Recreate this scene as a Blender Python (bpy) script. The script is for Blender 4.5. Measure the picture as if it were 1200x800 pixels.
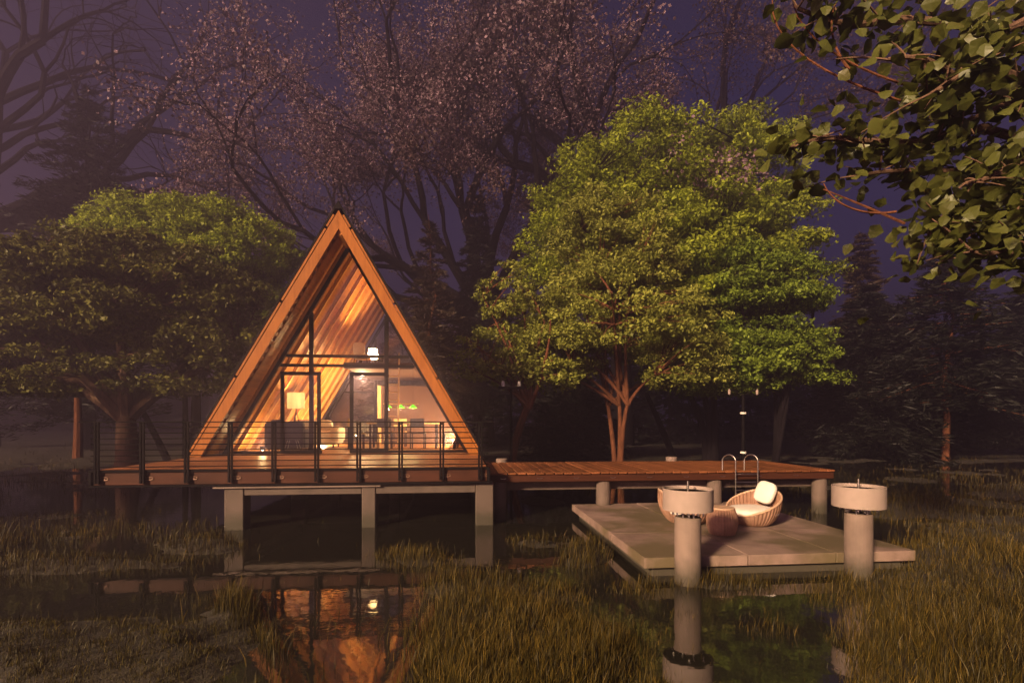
import bpy, bmesh, math, random
import numpy as np
from mathutils import Vector, Matrix, Euler

for o in list(bpy.data.objects): bpy.data.objects.remove(o)
R = math.radians
SC = bpy.context.scene
COL = SC.collection
random.seed(7); RNG = np.random.default_rng(11)

# ------------------------------------------------------------------ camera
EYE = 1.786; F = 600.0; HZ = 494.0; YAW = R(5.71)
S_, C_ = math.sin(YAW), math.cos(YAW)
cd = bpy.data.cameras.new('camera'); cam = bpy.data.objects.new('camera', cd); COL.objects.link(cam)
cam.location = (0, 0, EYE); cam.rotation_euler = (R(90), 0, -YAW)
cd.sensor_width = 36; cd.lens = 18; cd.shift_y = 94/1200; cd.clip_end = 1000; cd.clip_start = .05
SC.camera = cam

# ------------------------------------------------------------------ sky and sun (dusk)
SUN_DIR = Vector((-.60, -.66, .34)).normalized()          # towards the sun
SUN_EL = math.asin(SUN_DIR.z); SUN_AZ = math.atan2(SUN_DIR.x, SUN_DIR.y)
wd = bpy.data.worlds.new('World'); SC.world = wd; wd.use_nodes = True
nt = wd.node_tree; nt.nodes.clear()
sky = nt.nodes.new('ShaderNodeTexSky'); sky.sky_type = 'NISHITA'; sky.sun_disc = False
sky.sun_elevation = SUN_EL; sky.sun_rotation = SUN_AZ; sky.altitude = 200
tint = nt.nodes.new('ShaderNodeMix'); tint.data_type = 'RGBA'; tint.blend_type = 'MULTIPLY'
tint.inputs[0].default_value = 1; tint.inputs[7].default_value = (.80, .51, 1.0, 1)
bg = nt.nodes.new('ShaderNodeBackground'); bg.inputs[1].default_value = .009
wo = nt.nodes.new('ShaderNodeOutputWorld')
tcw = nt.nodes.new('ShaderNodeTexCoord'); sx = nt.nodes.new('ShaderNodeSeparateXYZ'); mrw = nt.nodes.new('ShaderNodeMapRange'); crw = nt.nodes.new('ShaderNodeValToRGB')
mrw.inputs[1].default_value = -.9; mrw.inputs[2].default_value = .9
crw.color_ramp.elements[0].color = (1.0, .50, .98, 1); crw.color_ramp.elements[1].color = (.30, .31, .88, 1)
nt.links.new(tcw.outputs['Generated'], sx.inputs[0]); nt.links.new(sx.outputs[0], mrw.inputs[0]); nt.links.new(mrw.outputs[0], crw.inputs[0]); nt.links.new(crw.outputs[0], tint.inputs[7])
nt.links.new(sky.outputs[0], tint.inputs[6]); nt.links.new(tint.outputs[2], bg.inputs[0]); nt.links.new(bg.outputs[0], wo.inputs[0])
sl = bpy.data.lights.new('sun', 'SUN'); sl.energy = 5.0; sl.angle = R(6); sl.color = (1, .71, .41)
so = bpy.data.objects.new('sun', sl); COL.objects.link(so)
so.rotation_euler = SUN_DIR.to_track_quat('Z', 'Y').to_euler(); so.location = SUN_DIR*40
SC.view_settings.view_transform = 'Standard'; SC.view_settings.look = 'None'
SC.view_settings.exposure = 1.4; SC.view_settings.gamma = 1; SC.view_settings.use_curve_mapping = False
SC.render.engine = 'CYCLES'
cy = SC.cycles
cy.use_denoising = True; cy.max_bounces = 8; cy.diffuse_bounces = 3; cy.glossy_bounces = 4
cy.transmission_bounces = 6; cy.transparent_max_bounces = 12; cy.volume_bounces = 0
cy.sample_clamp_indirect = 4; cy.caustics_reflective = False; cy.caustics_refractive = False
cy.use_adaptive_sampling = False

# ------------------------------------------------------------------ pixel helpers: a pixel is a direction, a plane gives the distance
def W(px, py, d):
    l = (px-600)/F*d
    return Vector((l*C_+d*S_, -l*S_+d*C_, EYE+(HZ-py)/F*d))
def P(px, py, Y):                       # on the plane y = Y
    k = (px-600)/F; return W(px, py, Y/(C_-k*S_))
def G(px, py, z=0.):                    # on the level z
    return W(px, py, (EYE-z)*F/(py-HZ))
def A(px, d, z=0.):                     # column px at depth d, height z
    v = W(px, HZ, d); v.z = z; return v

# ------------------------------------------------------------------ object helpers
def tag(o, label=None, cat=None, group=None, kind=None):
    if label: o['label'] = label
    if cat: o['category'] = cat
    if group: o['group'] = group
    if kind: o['kind'] = kind
    return o
def empty(name, loc=(0, 0, 0), label=None, cat=None, group=None, rz=0):
    o = bpy.data.objects.new(name, None); COL.objects.link(o)
    o.location = loc; o.rotation_euler.z = rz; o.empty_display_size = .2
    return tag(o, label, cat, group)
def link(name, me, parent=None, loc=None, rot=None):
    o = bpy.data.objects.new(name, me); COL.objects.link(o)
    if parent is not None: o.parent = parent
    if loc is not None: o.location = loc
    if rot is not None: o.rotation_euler = rot
    return o
class MB:
    """collects shapes; build() links them as one mesh object. Coordinates are relative to `org`."""
    def __init__(s, org=(0, 0, 0)): s.v = []; s.f = []; s.o = Vector(org)
    def add(s, vs, fs):
        n = len(s.v); s.v += [tuple(Vector(v)-s.o) for v in vs]; s.f += [tuple(i+n for i in f) for f in fs]; return s
    def box(s, a, b):
        x0, y0, z0 = a; x1, y1, z1 = b
        return s.add([(x0,y0,z0),(x1,y0,z0),(x1,y1,z0),(x0,y1,z0),(x0,y0,z1),(x1,y0,z1),(x1,y1,z1),(x0,y1,z1)],
                     [(3,2,1,0),(4,5,6,7),(0,1,5,4),(1,2,6,5),(2,3,7,6),(3,0,4,7)])
    def cbox(s, a, b, c=.01):               # box with chamfered edges
        a = Vector(a); b = Vector(b); bm = bmesh.new()
        bmesh.ops.create_cube(bm, size=1)
        for v in bm.verts: v.co = Vector([(a[i]+b[i])/2+v.co[i]*(b[i]-a[i]) for i in range(3)])
        bmesh.ops.bevel(bm, geom=list(bm.edges), offset=c, segments=1, affect='EDGES', profile=.5)
        bm.verts.index_update(); s.add([v.co.copy() for v in bm.verts], [[v.index for v in f.verts] for f in bm.faces]); bm.free(); return s
    def prism(s, poly, y0, y1):             # polygon in x,z (ccw seen from -y) run along y
        n = len(poly)
        vs = [(x, y0, z) for x, z in poly]+[(x, y1, z) for x, z in poly]
        fs = [tuple(range(n)), tuple(range(2*n-1, n-1, -1))]+[(i, i+n, (i+1) % n+n, (i+1) % n) for i in range(n)]
        return s.add(vs, fs)
    def tube(s, pts, rad, n=8, cap=True):
        pts = [Vector(p) for p in pts]
        if not hasattr(rad, '__len__'): rad = [rad]*len(pts)
        vs = []; fs = []; u = None
        for i, p in enumerate(pts):
            t = (pts[min(i+1, len(pts)-1)]-pts[max(i-1, 0)])
            t = t.normalized() if t.length > 1e-9 else Vector((0, 0, 1))
            if u is None: u = t.orthogonal().normalized()
            else:
                u = u-t*u.dot(t); u = u.normalized() if u.length > 1e-6 else t.orthogonal().normalized()
            w = t.cross(u)
            for k in range(n):
                a = 2*math.pi*k/n; vs.append(p+(u*math.cos(a)+w*math.sin(a))*rad[i])
        for i in range(len(pts)-1):
            for k in range(n):
                k2 = (k+1) % n; fs.append((i*n+k, i*n+k2, (i+1)*n+k2, (i+1)*n+k))
        if cap: fs += [tuple(range(n-1, -1, -1)), tuple(range((len(pts)-1)*n, len(pts)*n))]
        return s.add(vs, fs)
    def lathe(s, prof, c=(0, 0, 0), n=24):  # profile of (r, z), open
        vs = []; fs = []
        for r, z in prof:
            for k in range(n):
                a = 2*math.pi*k/n; vs.append((c[0]+r*math.cos(a), c[1]+r*math.sin(a), c[2]+z))
        for i in range(len(prof)-1):
            for k in range(n):
                k2 = (k+1) % n; fs.append((i*n+k, i*n+k2, (i+1)*n+k2, (i+1)*n+k))
        return s.add(vs, fs)
    def mesh(s, name, mat, smooth=False):
        me = bpy.data.meshes.new(name); me.from_pydata(s.v, [], s.f); me.materials.append(mat)
        if smooth: me.shade_smooth(); me.set_sharp_from_angle(angle=R(38))
        return me
    def build(s, name, mat, parent=None, smooth=False, loc=None, rot=None):
        o = link(name, s.mesh(name, mat, smooth), parent, loc, rot)
        if parent is None and loc is None: o.location = s.o
        return o
def np_mesh(name, verts, quads, mat, tint=None):
    me = bpy.data.meshes.new(name); nv, k = len(verts), quads.shape[1]
    me.vertices.add(nv); me.vertices.foreach_set('co', np.ascontiguousarray(verts, np.float32).ravel())
    nf = len(quads); me.loops.add(nf*k); me.loops.foreach_set('vertex_index', np.ascontiguousarray(quads, np.int32).ravel())
    me.polygons.add(nf); me.polygons.foreach_set('loop_start', np.arange(0, nf*k, k, dtype=np.int32))
    if tint is not None:
        at = me.attributes.new('tint', 'FLOAT', 'POINT'); at.data.foreach_set('value', np.ascontiguousarray(tint, np.float32))
    me.materials.append(mat); me.update(calc_edges=True); return me

# ------------------------------------------------------------------ materials
def node(t, k, **kw):
    n = t.nodes.new(k)
    for a, b in kw.items(): setattr(n, a, b)
    return n
def ramp(t, cols, src):
    r = node(t, 'ShaderNodeValToRGB')
    while len(r.color_ramp.elements) < len(cols): r.color_ramp.elements.new(.5)
    for e, (p, c) in zip(r.color_ramp.elements, cols): e.position = p; e.color = (*c, 1)
    t.links.new(src, r.inputs[0]); return r.outputs[0]
def newmat(name):
    m = bpy.data.materials.new(name); m.use_nodes = True; t = m.node_tree
    return m, t, t.nodes['Principled BSDF']
def coords(t, scale=(1, 1, 1), rnd=True, kind='Object'):
    tc = node(t, 'ShaderNodeTexCoord'); mp = node(t, 'ShaderNodeMapping'); mp.inputs['Scale'].default_value = scale
    t.links.new(tc.outputs[kind], mp.inputs[0])
    if rnd:
        oi = node(t, 'ShaderNodeObjectInfo'); m = node(t, 'ShaderNodeMath', operation='MULTIPLY'); m.inputs[1].default_value = 37.
        t.links.new(oi.outputs['Random'], m.inputs[0]); t.links.new(m.outputs[0], mp.inputs['Location'])
    return mp.outputs[0]
def noise(t, vec, scale, detail=4, rough=.55):
    n = node(t, 'ShaderNodeTexNoise'); n.inputs['Scale'].default_value = scale; n.inputs['Detail'].default_value = detail
    n.inputs['Roughness'].default_value = rough; t.links.new(vec, n.inputs['Vector']); return n.outputs['Fac']
def bump(t, b, src, strength=.3, dist=.01):
    bn = node(t, 'ShaderNodeBump'); bn.inputs['Strength'].default_value = strength; bn.inputs['Distance'].default_value = dist
    t.links.new(src, bn.inputs['Height']); t.links.new(bn.outputs[0], b.inputs['Normal'])
def mixc(t, a, b, fac, mode='MIX'):
    m = node(t, 'ShaderNodeMix', data_type='RGBA', blend_type=mode)
    for sck, v in ((m.inputs[0], fac), (m.inputs[6], a), (m.inputs[7], b)):
        if isinstance(v, (int, float)): sck.default_value = v
        elif isinstance(v, tuple): sck.default_value = (*v, 1)
        else: t.links.new(v, sck)
    return m.outputs[2]
def wood(name, c0, c1, axis, rough=.5, var=.35, kind='Object', stain=.6):
    m, t, b = newmat(name); b.inputs['Specular IOR Level'].default_value = .3 if rough < .46 else .12
    sc = [14., 14., 14.]; sc[axis] = .9
    v = coords(t, tuple(sc), kind=kind); f = noise(t, v, 1.6, 6, .65)
    col = ramp(t, [(.3, c0), (.7, c1)], f)
    v2 = coords(t, (1, 1, 1)); st = noise(t, v2, 1.3, 3)
    col = mixc(t, col, tuple(x*.45 for x in c0), ramp(t, [(.52, (0, 0, 0)), (.75, (stain,)*3)], st))
    oi = node(t, 'ShaderNodeObjectInfo'); mr = node(t, 'ShaderNodeMapRange'); mr.inputs[3].default_value = 1-var; mr.inputs[4].default_value = 1+var*.5
    t.links.new(oi.outputs['Random'], mr.inputs[0])
    cb = node(t, 'ShaderNodeCombineColor')
    for i in range(3): t.links.new(mr.outputs[0], cb.inputs[i])
    col = mixc(t, col, cb.outputs[0], 1., 'MULTIPLY')
    t.links.new(col, b.inputs['Base Color']); b.inputs['Roughness'].default_value = rough
    bump(t, b, f, .25, .004); return m
def plain(name, c, rough=.5, metal=0., spots=.25, scale=6., bmp=.1, spec=.4):
    m, t, b = newmat(name); b.inputs['Specular IOR Level'].default_value = spec; v = coords(t); f = noise(t, v, scale, 5)
    col = ramp(t, [(.3, tuple(x*(1-spots) for x in c)), (.7, tuple(min(1, x*(1+spots)) for x in c))], f)
    t.links.new(col, b.inputs['Base Color']); b.inputs['Roughness'].default_value = rough; b.inputs['Metallic'].default_value = metal
    if bmp: bump(t, b, noise(t, v, scale*9, 4), bmp, .004)
    return m
def concrete(name, c, stain=.5):
    m, t, b = newmat(name); v = coords(t); f = noise(t, v, 2.2, 8, .65)
    col = ramp(t, [(.25, tuple(x*.62 for x in c)), (.5, c), (.75, tuple(x*1.18 for x in c))], f)
    vv = coords(t, (5, 5, .6)); s2 = noise(t, vv, 1.2, 4)
    col = mixc(t, col, tuple(x*.42 for x in c), ramp(t, [(.5, (0, 0, 0)), (.75, (stain,)*3)], s2))
    t.links.new(col, b.inputs['Base Color']); b.inputs['Roughness'].default_value = .85
    gp = node(t, 'ShaderNodeNewGeometry'); sz = node(t, 'ShaderNodeSeparateXYZ'); t.links.new(gp.outputs['Position'], sz.inputs[0])
    ad = node(t, 'ShaderNodeMath', operation='MULTIPLY_ADD'); ad.inputs[1].default_value = -.22; t.links.new(noise(t, gp.outputs['Position'], 6, 5), ad.inputs[0]); t.links.new(sz.outputs[2], ad.inputs[2])
    col = mixc(t, col, (.028, .024, .013), ramp(t, [(0, (.85,)*3), (.09, (.55,)*3), (.2, (0, 0, 0))], ad.outputs[0]))   # damp algae band at the waterline
    t.links.new(col, b.inputs['Base Color'])
    bump(t, b, noise(t, v, 30, 6, .7), .35, .006); return m
def leafmat(name, dark, light, trans=.35, rough=.5, mid=None):
    m, t, b = newmat(name)
    at = node(t, 'ShaderNodeAttribute', attribute_name='tint')
    col = ramp(t, [(0, dark), (1, light)] if mid is None else [(0, dark), (.45, mid), (1, light)], at.outputs['Fac'])
    t.links.new(col, b.inputs['Base Color']); b.inputs['Roughness'].default_value = rough; b.inputs['Specular IOR Level'].default_value = .18
    tr = node(t, 'ShaderNodeBsdfTranslucent'); mx = node(t, 'ShaderNodeMixShader'); mx.inputs[0].default_value = trans
    t.links.new(col, tr.inputs[0]); t.links.new(b.outputs[0], mx.inputs[1]); t.links.new(tr.outputs[0], mx.inputs[2])
    t.links.new(mx.outputs[0], t.nodes['Material Output'].inputs[0]); return m
def bark(name, c):
    m, t, b = newmat(name); v = coords(t, (5, 5, 1.2)); f = noise(t, v, 2.5, 7, .65)
    t.links.new(ramp(t, [(.3, tuple(x*.45 for x in c)), (.7, tuple(x*1.3 for x in c))], f), b.inputs['Base Color'])
    b.inputs['Roughness'].default_value = .95; b.inputs['Specular IOR Level'].default_value = .08; bump(t, b, f, .7, .04); return m
def glass(name, refl=1.0):
    m, t, b = newmat(name); t.nodes.remove(b)
    tr = node(t, 'ShaderNodeBsdfTransparent'); tr.inputs[0].default_value = (.93, .94, .93, 1)
    gl = node(t, 'ShaderNodeBsdfGlossy'); gl.inputs['Roughness'].default_value = .02; gl.inputs[0].default_value = (refl, refl, refl, 1)
    fr = node(t, 'ShaderNodeFresnel'); fr.inputs[0].default_value = 1.45
    mx = node(t, 'ShaderNodeMixShader'); t.links.new(fr.outputs[0], mx.inputs[0]); t.links.new(tr.outputs[0], mx.inputs[1]); t.links.new(gl.outputs[0], mx.inputs[2])
    t.links.new(mx.outputs[0], t.nodes['Material Output'].inputs[0]); return m

M = {}
M['cedar_y'] = wood('cedar_y', (.30, .105, .018), (.50, .20, .042), 1, .5, .14, 'Object', .2)
M['cedar_s'] = wood('cedar_s', (.215, .066, .011), (.32, .11, .019), 2, .5, .12, 'Object', .25)
M['cedar_lit'] = wood('cedar_lit', (.50, .26, .085), (.68, .38, .14), 2, .5, .08, 'Object', .1)  # paler cedar: light on the inner rafter faces put into the colour
M['deck_x'] = wood('deck_x', (.15, .05, .019), (.28, .105, .04), 0, .42)
M['deck_y'] = wood('deck_y', (.13, .044, .018), (.23, .085, .034), 1, .5)
M['floor_x'] = wood('floor_x', (.30, .13, .045), (.48, .23, .085), 0, .3, .25)
M['fascia'] = wood('fascia', (.034, .012, .007), (.06, .019, .010), 0, .6, .1)
M['bark_red'] = bark('bark_red', (.13, .05, .026)); M['bark'] = bark('bark', (.12, .07, .048)); M['bark_dark'] = bark('bark_dark', (.008, .006, .0075))
M['black'] = plain('black_metal', (.006, .005, .006), .75, 0., .3, 8, .05, .03)
M['bronze'] = plain('bronze', (.16, .08, .05), .5, .3, .2, 9, .05)
M['roofing'] = plain('roofing', (.012, .010, .011), .9, 0, .4, 5, .4, .05)
M['steel'] = plain('steel', (.55, .5, .46), .28, 1., .1, 8, .03)
M['conc'] = concrete('concrete', (.115, .08, .066)); M['conc_dark'] = concrete('concrete_dark', (.075, .052, .042)); M['conc_light'] = concrete('concrete_light', (.17, .12, .10), .35)
M['shade'] = plain('lamp_shade_fabric', (.25, .188, .165), .8, 0, .06, 14, .05)
M['white'] = plain('white_fabric', (.60, .55, .50), .85, 0, .07, 8, .25)
M['sofa'] = plain('pale_sofa_fabric', (.55, .48, .42), .9, 0, .1, 8, .25)
M['charcoal'] = plain('charcoal_fabric', (.022, .019, .022), .85, 0, .3, 9, .25)
M['plaster'] = plain('brown_wall', (.07, .028, .014), .8, 0, .18, 2.2, .2)
M['pale_wood'] = wood('pale_wood', (.5, .32, .16), (.68, .46, .25), 2, .5, .1)
M['glass'] = glass('window_glass')
def emis(name, c, e, base=(.8, .8, .8)):
    m, t, b = newmat(name); b.inputs['Base Color'].default_value = (*base, 1)
    b.inputs['Emission Color'].default_value = (*c, 1); b.inputs['Emission Strength'].default_value = e; return m
M['green_shade'] = emis('green_lamp_shade', (.16, .9, .02), .75, (.06, .45, .02))
M['bulb'] = emis('bulb', (1, .72, .36), 6.)
m, t, b = newmat('lit_lamp_shade'); tr = node(t, 'ShaderNodeBsdfTranslucent'); tr.inputs[0].default_value = (.85, .78, .66, 1); mx = node(t, 'ShaderNodeMixShader'); mx.inputs[0].default_value = .6
b.inputs['Base Color'].default_value = (.8, .74, .66, 1); b.inputs['Roughness'].default_value = .9; t.links.new(b.outputs[0], mx.inputs[1]); t.links.new(tr.outputs[0], mx.inputs[2]); t.links.new(mx.outputs[0], t.nodes['Material Output'].inputs[0]); M['lit_shade'] = m
# wicker
m, t, b = newmat('wicker'); v = coords(t, rnd=False)
wv = node(t, 'ShaderNodeTexWave', wave_type='BANDS', bands_direction='Z'); wv.inputs['Scale'].default_value = 22; wv.inputs['Distortion'].default_value = 1.5
t.links.new(v, wv.inputs[0]); nf = noise(t, v, 9, 4)
t.links.new(mixc(t, ramp(t, [(.2, (.16, .075, .045)), (.9, (.36, .19, .12))], wv.outputs['Fac']), ramp(t, [(.3, (.12, .06, .04)), (.7, (.42, .24, .16))], nf), .5), b.inputs['Base Color'])
b.inputs['Roughness'].default_value = .6; bump(t, b, wv.outputs['Fac'], .6, .008); M['wicker'] = m
# water
m, t, b = newmat('pond_water'); b.inputs['Base Color'].default_value = (.012, .011, .008, 1); b.inputs['Roughness'].default_value = .035; b.inputs['IOR'].default_value = 2.1
v = coords(t, (1, 1, 1), False); bump(t, b, noise(t, v, 3.2, 3), .035, .05); M['water'] = m
# ground
m, t, b = newmat('marsh_ground'); v = coords(t, (1, 1, 1), False); f = noise(t, v, .7, 8, .65); f2 = noise(t, v, 9, 6, .7)
col = ramp(t, [(.3, (.010, .007, .004)), (.55, (.020, .014, .006)), (.75, (.024, .020, .007))], f)
t.links.new(mixc(t, col, ramp(t, [(.3, (.005, .004, .003)), (.7, (.034, .024, .010))], f2), .45), b.inputs['Base Color']); b.inputs['Roughness'].default_value = .95
bump(t, b, f2, .8, .06); M['ground'] = m
# mossy paving
m, t, b = newmat('paving'); v = coords(t, (1, 1, 1), False, 'Object'); f = noise(t, v, 1.4, 8, .65)
oi = node(t, 'ShaderNodeObjectInfo'); v2 = coords(t)
col = ramp(t, [(.25, (.10, .063, .051)), (.5, (.195, .13, .108)), (.75, (.27, .185, .155))], noise(t, v2, 2.5, 8, .6))
geo = node(t, 'ShaderNodeNewGeometry'); fm = noise(t, geo.outputs['Position'], .9, 5, .6)
col = mixc(t, col, (.075, .058, .022), ramp(t, [(.45, (0, 0, 0)), (.58, (.85, .85, .85))], fm))
t.links.new(col, b.inputs['Base Color']); b.inputs['Roughness'].default_value = .7; bump(t, b, noise(t, v2, 25, 6, .7), .3, .005); M['paving'] = m
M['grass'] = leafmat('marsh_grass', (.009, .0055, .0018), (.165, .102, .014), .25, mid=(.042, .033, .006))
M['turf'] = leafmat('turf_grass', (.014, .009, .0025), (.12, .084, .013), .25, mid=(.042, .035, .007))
M['leaf_lime'] = leafmat('leaf_lime', (.105, .13, .014), (.46, .54, .05), .45)
M['leaf_olive'] = leafmat('leaf_olive', (.11, .125, .022), (.42, .44, .08), .4)
M['leaf_green'] = leafmat('leaf_green', (.065, .10, .013), (.30, .40, .045), .4)
M['leaf_dark'] = leafmat('leaf_dark', (.042, .044, .011), (.17, .165, .03), .3)
M['needle'] = leafmat('needle', (.004, .005, .005), (.018, .019, .014), .15)
M['needle_red'] = leafmat('needle_brown', (.02, .014, .009), (.075, .05, .028), .15)
M['blossom'] = leafmat('blossom', (.05, .03, .042), (.35, .23, .28), .35)
M['twig_leaf'] = leafmat('twig_leaf', (.03, .018, .02), (.12, .07, .07), .3)
m, t, b = newmat('large_leaf'); oi = node(t, 'ShaderNodeObjectInfo'); v = coords(t); f = noise(t, v, 7, 4)
col = ramp(t, [(0, (.022, .028, .005)), (.6, (.05, .056, .01)), (1, (.095, .10, .017))], oi.outputs['Random'])
col = mixc(t, col, (.09, .06, .02), ramp(t, [(.55, (0, 0, 0)), (.8, (.6, .6, .6))], f))
t.links.new(col, b.inputs['Base Color']); b.inputs['Roughness'].default_value = .45
tr = node(t, 'ShaderNodeBsdfTranslucent'); mx = node(t, 'ShaderNodeMixShader'); mx.inputs[0].default_value = .3
t.links.new(col, tr.inputs[0]); t.links.new(b.outputs[0], mx.inputs[1]); t.links.new(tr.outputs[0], mx.inputs[2]); t.links.new(mx.outputs[0], t.nodes['Material Output'].inputs[0]); M['large_leaf'] = m

# ------------------------------------------------------------------ ground, water
# grass patches: (px, py, rx, ry, weight) of their roots on the marsh
PATCH = [(690, 645, 45, 22, .9), (745, 692, 50, 14, .9), (800, 722, 60, 12, .62), (60, 615, 200, 36, .74), (120, 562, 220, 14, .85), (380, 545, 300, 8, .8), (1000, 570, 260, 14, .8), (1150, 560, 200, 16, .85), (700, 570, 150, 7, .6), (900, 740, 60, 20, .5), (560, 650, 50, 10, .7), (60, 775, 250, 82, 1.2), (90, 662, 150, 17, 1.1), (230, 640, 75, 13, 1.), (30, 607, 120, 12, .85), (-120, 640, 160, 100, 1.2), (105, 577, 60, 6, .9), (-60, 580, 80, 14, .8),
         (490, 655, 70, 15, 1.15), (610, 770, 150, 90, 1.25), (560, 690, 80, 18, .95), (655, 700, 70, 26, .95), (625, 637, 55, 12, 1.), (640, 588, 38, 6, .9), (680, 660, 40, 14, .8),
         (1170, 720, 175, 150, 1.25), (1060, 660, 70, 40, .9), (1060, 590, 110, 24, 1.), (1190, 575, 110, 14, .95), (1180, 640, 120, 30, 1.), (860, 685, 110, 12, .9), (985, 690, 60, 30, .8), (1040, 790, 70, 45, .85),
         (760, 830, 60, 40, .85), (270, 720, 40, 32, .8), (900, 825, 50, 20, .7), (930, 603, 50, 9, .8), (360, 596, 40, 4, .7), (180, 700, 90, 10, .7), (760, 740, 40, 30, .6)]
def h2(x, y):
    return (np.sin(x*1.7+y*.9)*.5+np.sin(x*.61-y*1.43+2.)*.6+np.sin(x*3.9+1.)*np.sin(y*3.3+.4)*.45+np.sin(x*7.3+y*2.2)*np.sin(y*6.9-x*1.4)*.3)
def to_px(x, y):
    d = np.maximum(x*S_+y*C_, .4); l = x*C_-y*S_
    return 600+F*l/d, HZ+F*EYE/d, d
def cover(x, y):
    px, py, d = to_px(x, y); c = np.zeros_like(x)
    for a, b_, rx, ry, w in PATCH:
        c = np.maximum(c, w*np.exp(-(((px-a)/rx)**2+((py-b_)/ry)**2)**1.5*.8))
    far = np.clip((y-16)/5, 0, 1); c = np.maximum(c, far*.62)
    beh = np.clip((2.6-y)/1.2, 0, 1); c = np.maximum(c, beh)
    side = np.clip((np.abs(px-600)-700)/150, 0, 1)*(d < 14); c = np.maximum(c, side)
    return c+.15*h2(x*1.6, y*1.6)+.10*h2(x*.55+4, y*.55)
def height(x, y):
    c = cover(x, y); far = np.clip((y-16)/12, 0, 1)
    h = -.26+.31*np.clip(c, -.3, 1.3)+.03*h2(x*.9, y*.9)*(1+far)
    # nothing grows through the house, the terrace or the boardwalk
    return h+far*.12
xs = np.concatenate([np.linspace(-150, -24, 22)[:-1], np.linspace(-24, 24, 200), np.linspace(24, 150, 22)[1:]])
ys = np.concatenate([np.linspace(-5, 1, 8)[:-1], np.linspace(1, 26, 160), np.linspace(26, 60, 40)[1:], np.linspace(60, 220, 20)[1:]])
gx, gy = np.meshgrid(xs, ys); gz = height(gx, gy)
nx, ny = len(xs), len(ys); ii = np.arange(nx*ny).reshape(ny, nx)
q = np.stack([ii[:-1, :-1], ii[:-1, 1:], ii[1:, 1:], ii[1:, :-1]], -1).reshape(-1, 4)
gm = np_mesh('ground', np.stack([gx, gy, gz], -1).reshape(-1, 3), q, M['ground']); gm.shade_smooth()
tag(link('ground', gm), 'dark marshy forest ground', kind='structure')
w = MB(); w.add([(-60, -4.5, 0), (60, -4.5, 0), (60, 24, 0), (-60, 24, 0)], [(0, 1, 2, 3)])
tag(w.build('water', M['water']), 'still dark pond water', kind='structure')

def blocked(x, y):
    return ((x > 2.0) & (x < 5.55) & (y > 5.6) & (y < 11.8)) | ((x > -5.9) & (x < .55) & (y > 9.6) & (y < 21)) | ((x > .4) & (x < 7.3) & (y > 10.2) & (y < 11.6))
def blades(n, hmin, hmax, keep, seed, wid):
    r = np.random.default_rng(seed)
    nt_ = n//14; tx = r.uniform(-120, 1320, nt_); ty = 512+(845-512)*r.uniform(0, 1, nt_)**.8
    td = F*EYE/(ty-HZ); tl = (tx-600)/F*td; TXw = tl*C_+td*S_; TYw = -tl*S_+td*C_
    ti = r.integers(0, nt_, n); loose = r.uniform(0, 1, n) < .3; sg = np.where(loose, .5, .075)*np.clip(td[ti]/5, .9, 2.5)
    ox, oy = r.normal(0, 1, n)*sg, r.normal(0, 1, n)*sg; x = TXw[ti]+ox; y = TYw[ti]+oy; TH_ = r.uniform(.55, 1.25, nt_)[ti]*np.where(loose, .8, 1.)
    TT_ = r.normal(0, .16, nt_)[ti]; px, py, d = to_px(x, y)
    c = cover(x, y); k = keep(x, y, px, py, c, r) & ~blocked(x, y) & (d < 40)
    x, y, d, c, px, py, ox, oy, sg, TH_, TT_ = [q_[k] for q_ in (x, y, d, c, px, py, ox, oy, sg, TH_, TT_)]; n = len(x)
    z = np.maximum(height(x, y), -.03)
    hh = r.uniform(hmin, hmax, n)*(.55+.45*np.clip(c, 0, 1))*(.8+.25*h2(x*.8, y*.8).clip(-1, 1)); hh = np.maximum(hh*TH_, .03)
    a = r.uniform(0, 2*np.pi, n); ww = wid*np.clip(d/6, .8, 3.)*r.uniform(.6, 1.3, n)
    lean = r.normal(0, .16, n)*hh; la = r.uniform(0, 2*np.pi, n); lx, ly = np.cos(la)*lean+.05*hh+ox/sg*.13*hh, np.sin(la)*lean+oy/sg*.13*hh
    ux, uy = np.cos(a)*ww/2, np.sin(a)*ww/2
    v = np.zeros((n, 6, 3)); B = np.stack([x, y, z-.03], -1)
    off = np.stack([ux, uy, np.zeros(n)], -1); L = np.stack([lx, ly, np.zeros(n)], -1); H = np.stack([np.zeros(n), np.zeros(n), hh], -1)
    v[:, 0] = B-off; v[:, 1] = B+off; v[:, 2] = B+off*.8+L*.35+H*.55; v[:, 3] = B-off*.8+L*.35+H*.55
    v[:, 4] = B+L*1.1+H*1.0+off*.12; v[:, 5] = B+L*1.1+H*1.0-off*.12
    i0 = np.arange(n)*6; q = np.stack([np.stack([i0, i0+1, i0+2, i0+3], -1), np.stack([i0+3, i0+2, i0+4, i0+5], -1)], 1).reshape(-1, 4)
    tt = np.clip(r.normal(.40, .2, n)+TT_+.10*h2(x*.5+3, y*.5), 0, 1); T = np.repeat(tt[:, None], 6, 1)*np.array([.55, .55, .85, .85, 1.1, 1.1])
    return v.reshape(-1, 3), q, T.clip(0, 1).ravel()
lawn = lambda px, py: (((px-20)/290)**2+((py-775)/85)**2 < 1)
reed_keep = lambda x, y, px, py, c, r: (r.uniform(0, 1, len(x)) < np.clip((c-.47)*1.8, .016, .7)*np.where(lawn(px, py), .012, 1.))
turf_keep = lambda x, y, px, py, c, r: lawn(px, py) & (r.uniform(0, 1, len(x)) < np.clip((c-.2)*2, 0, 1))
v, q, tt = blades(370000, .11, .28, reed_keep, 3, .0062)
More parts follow.
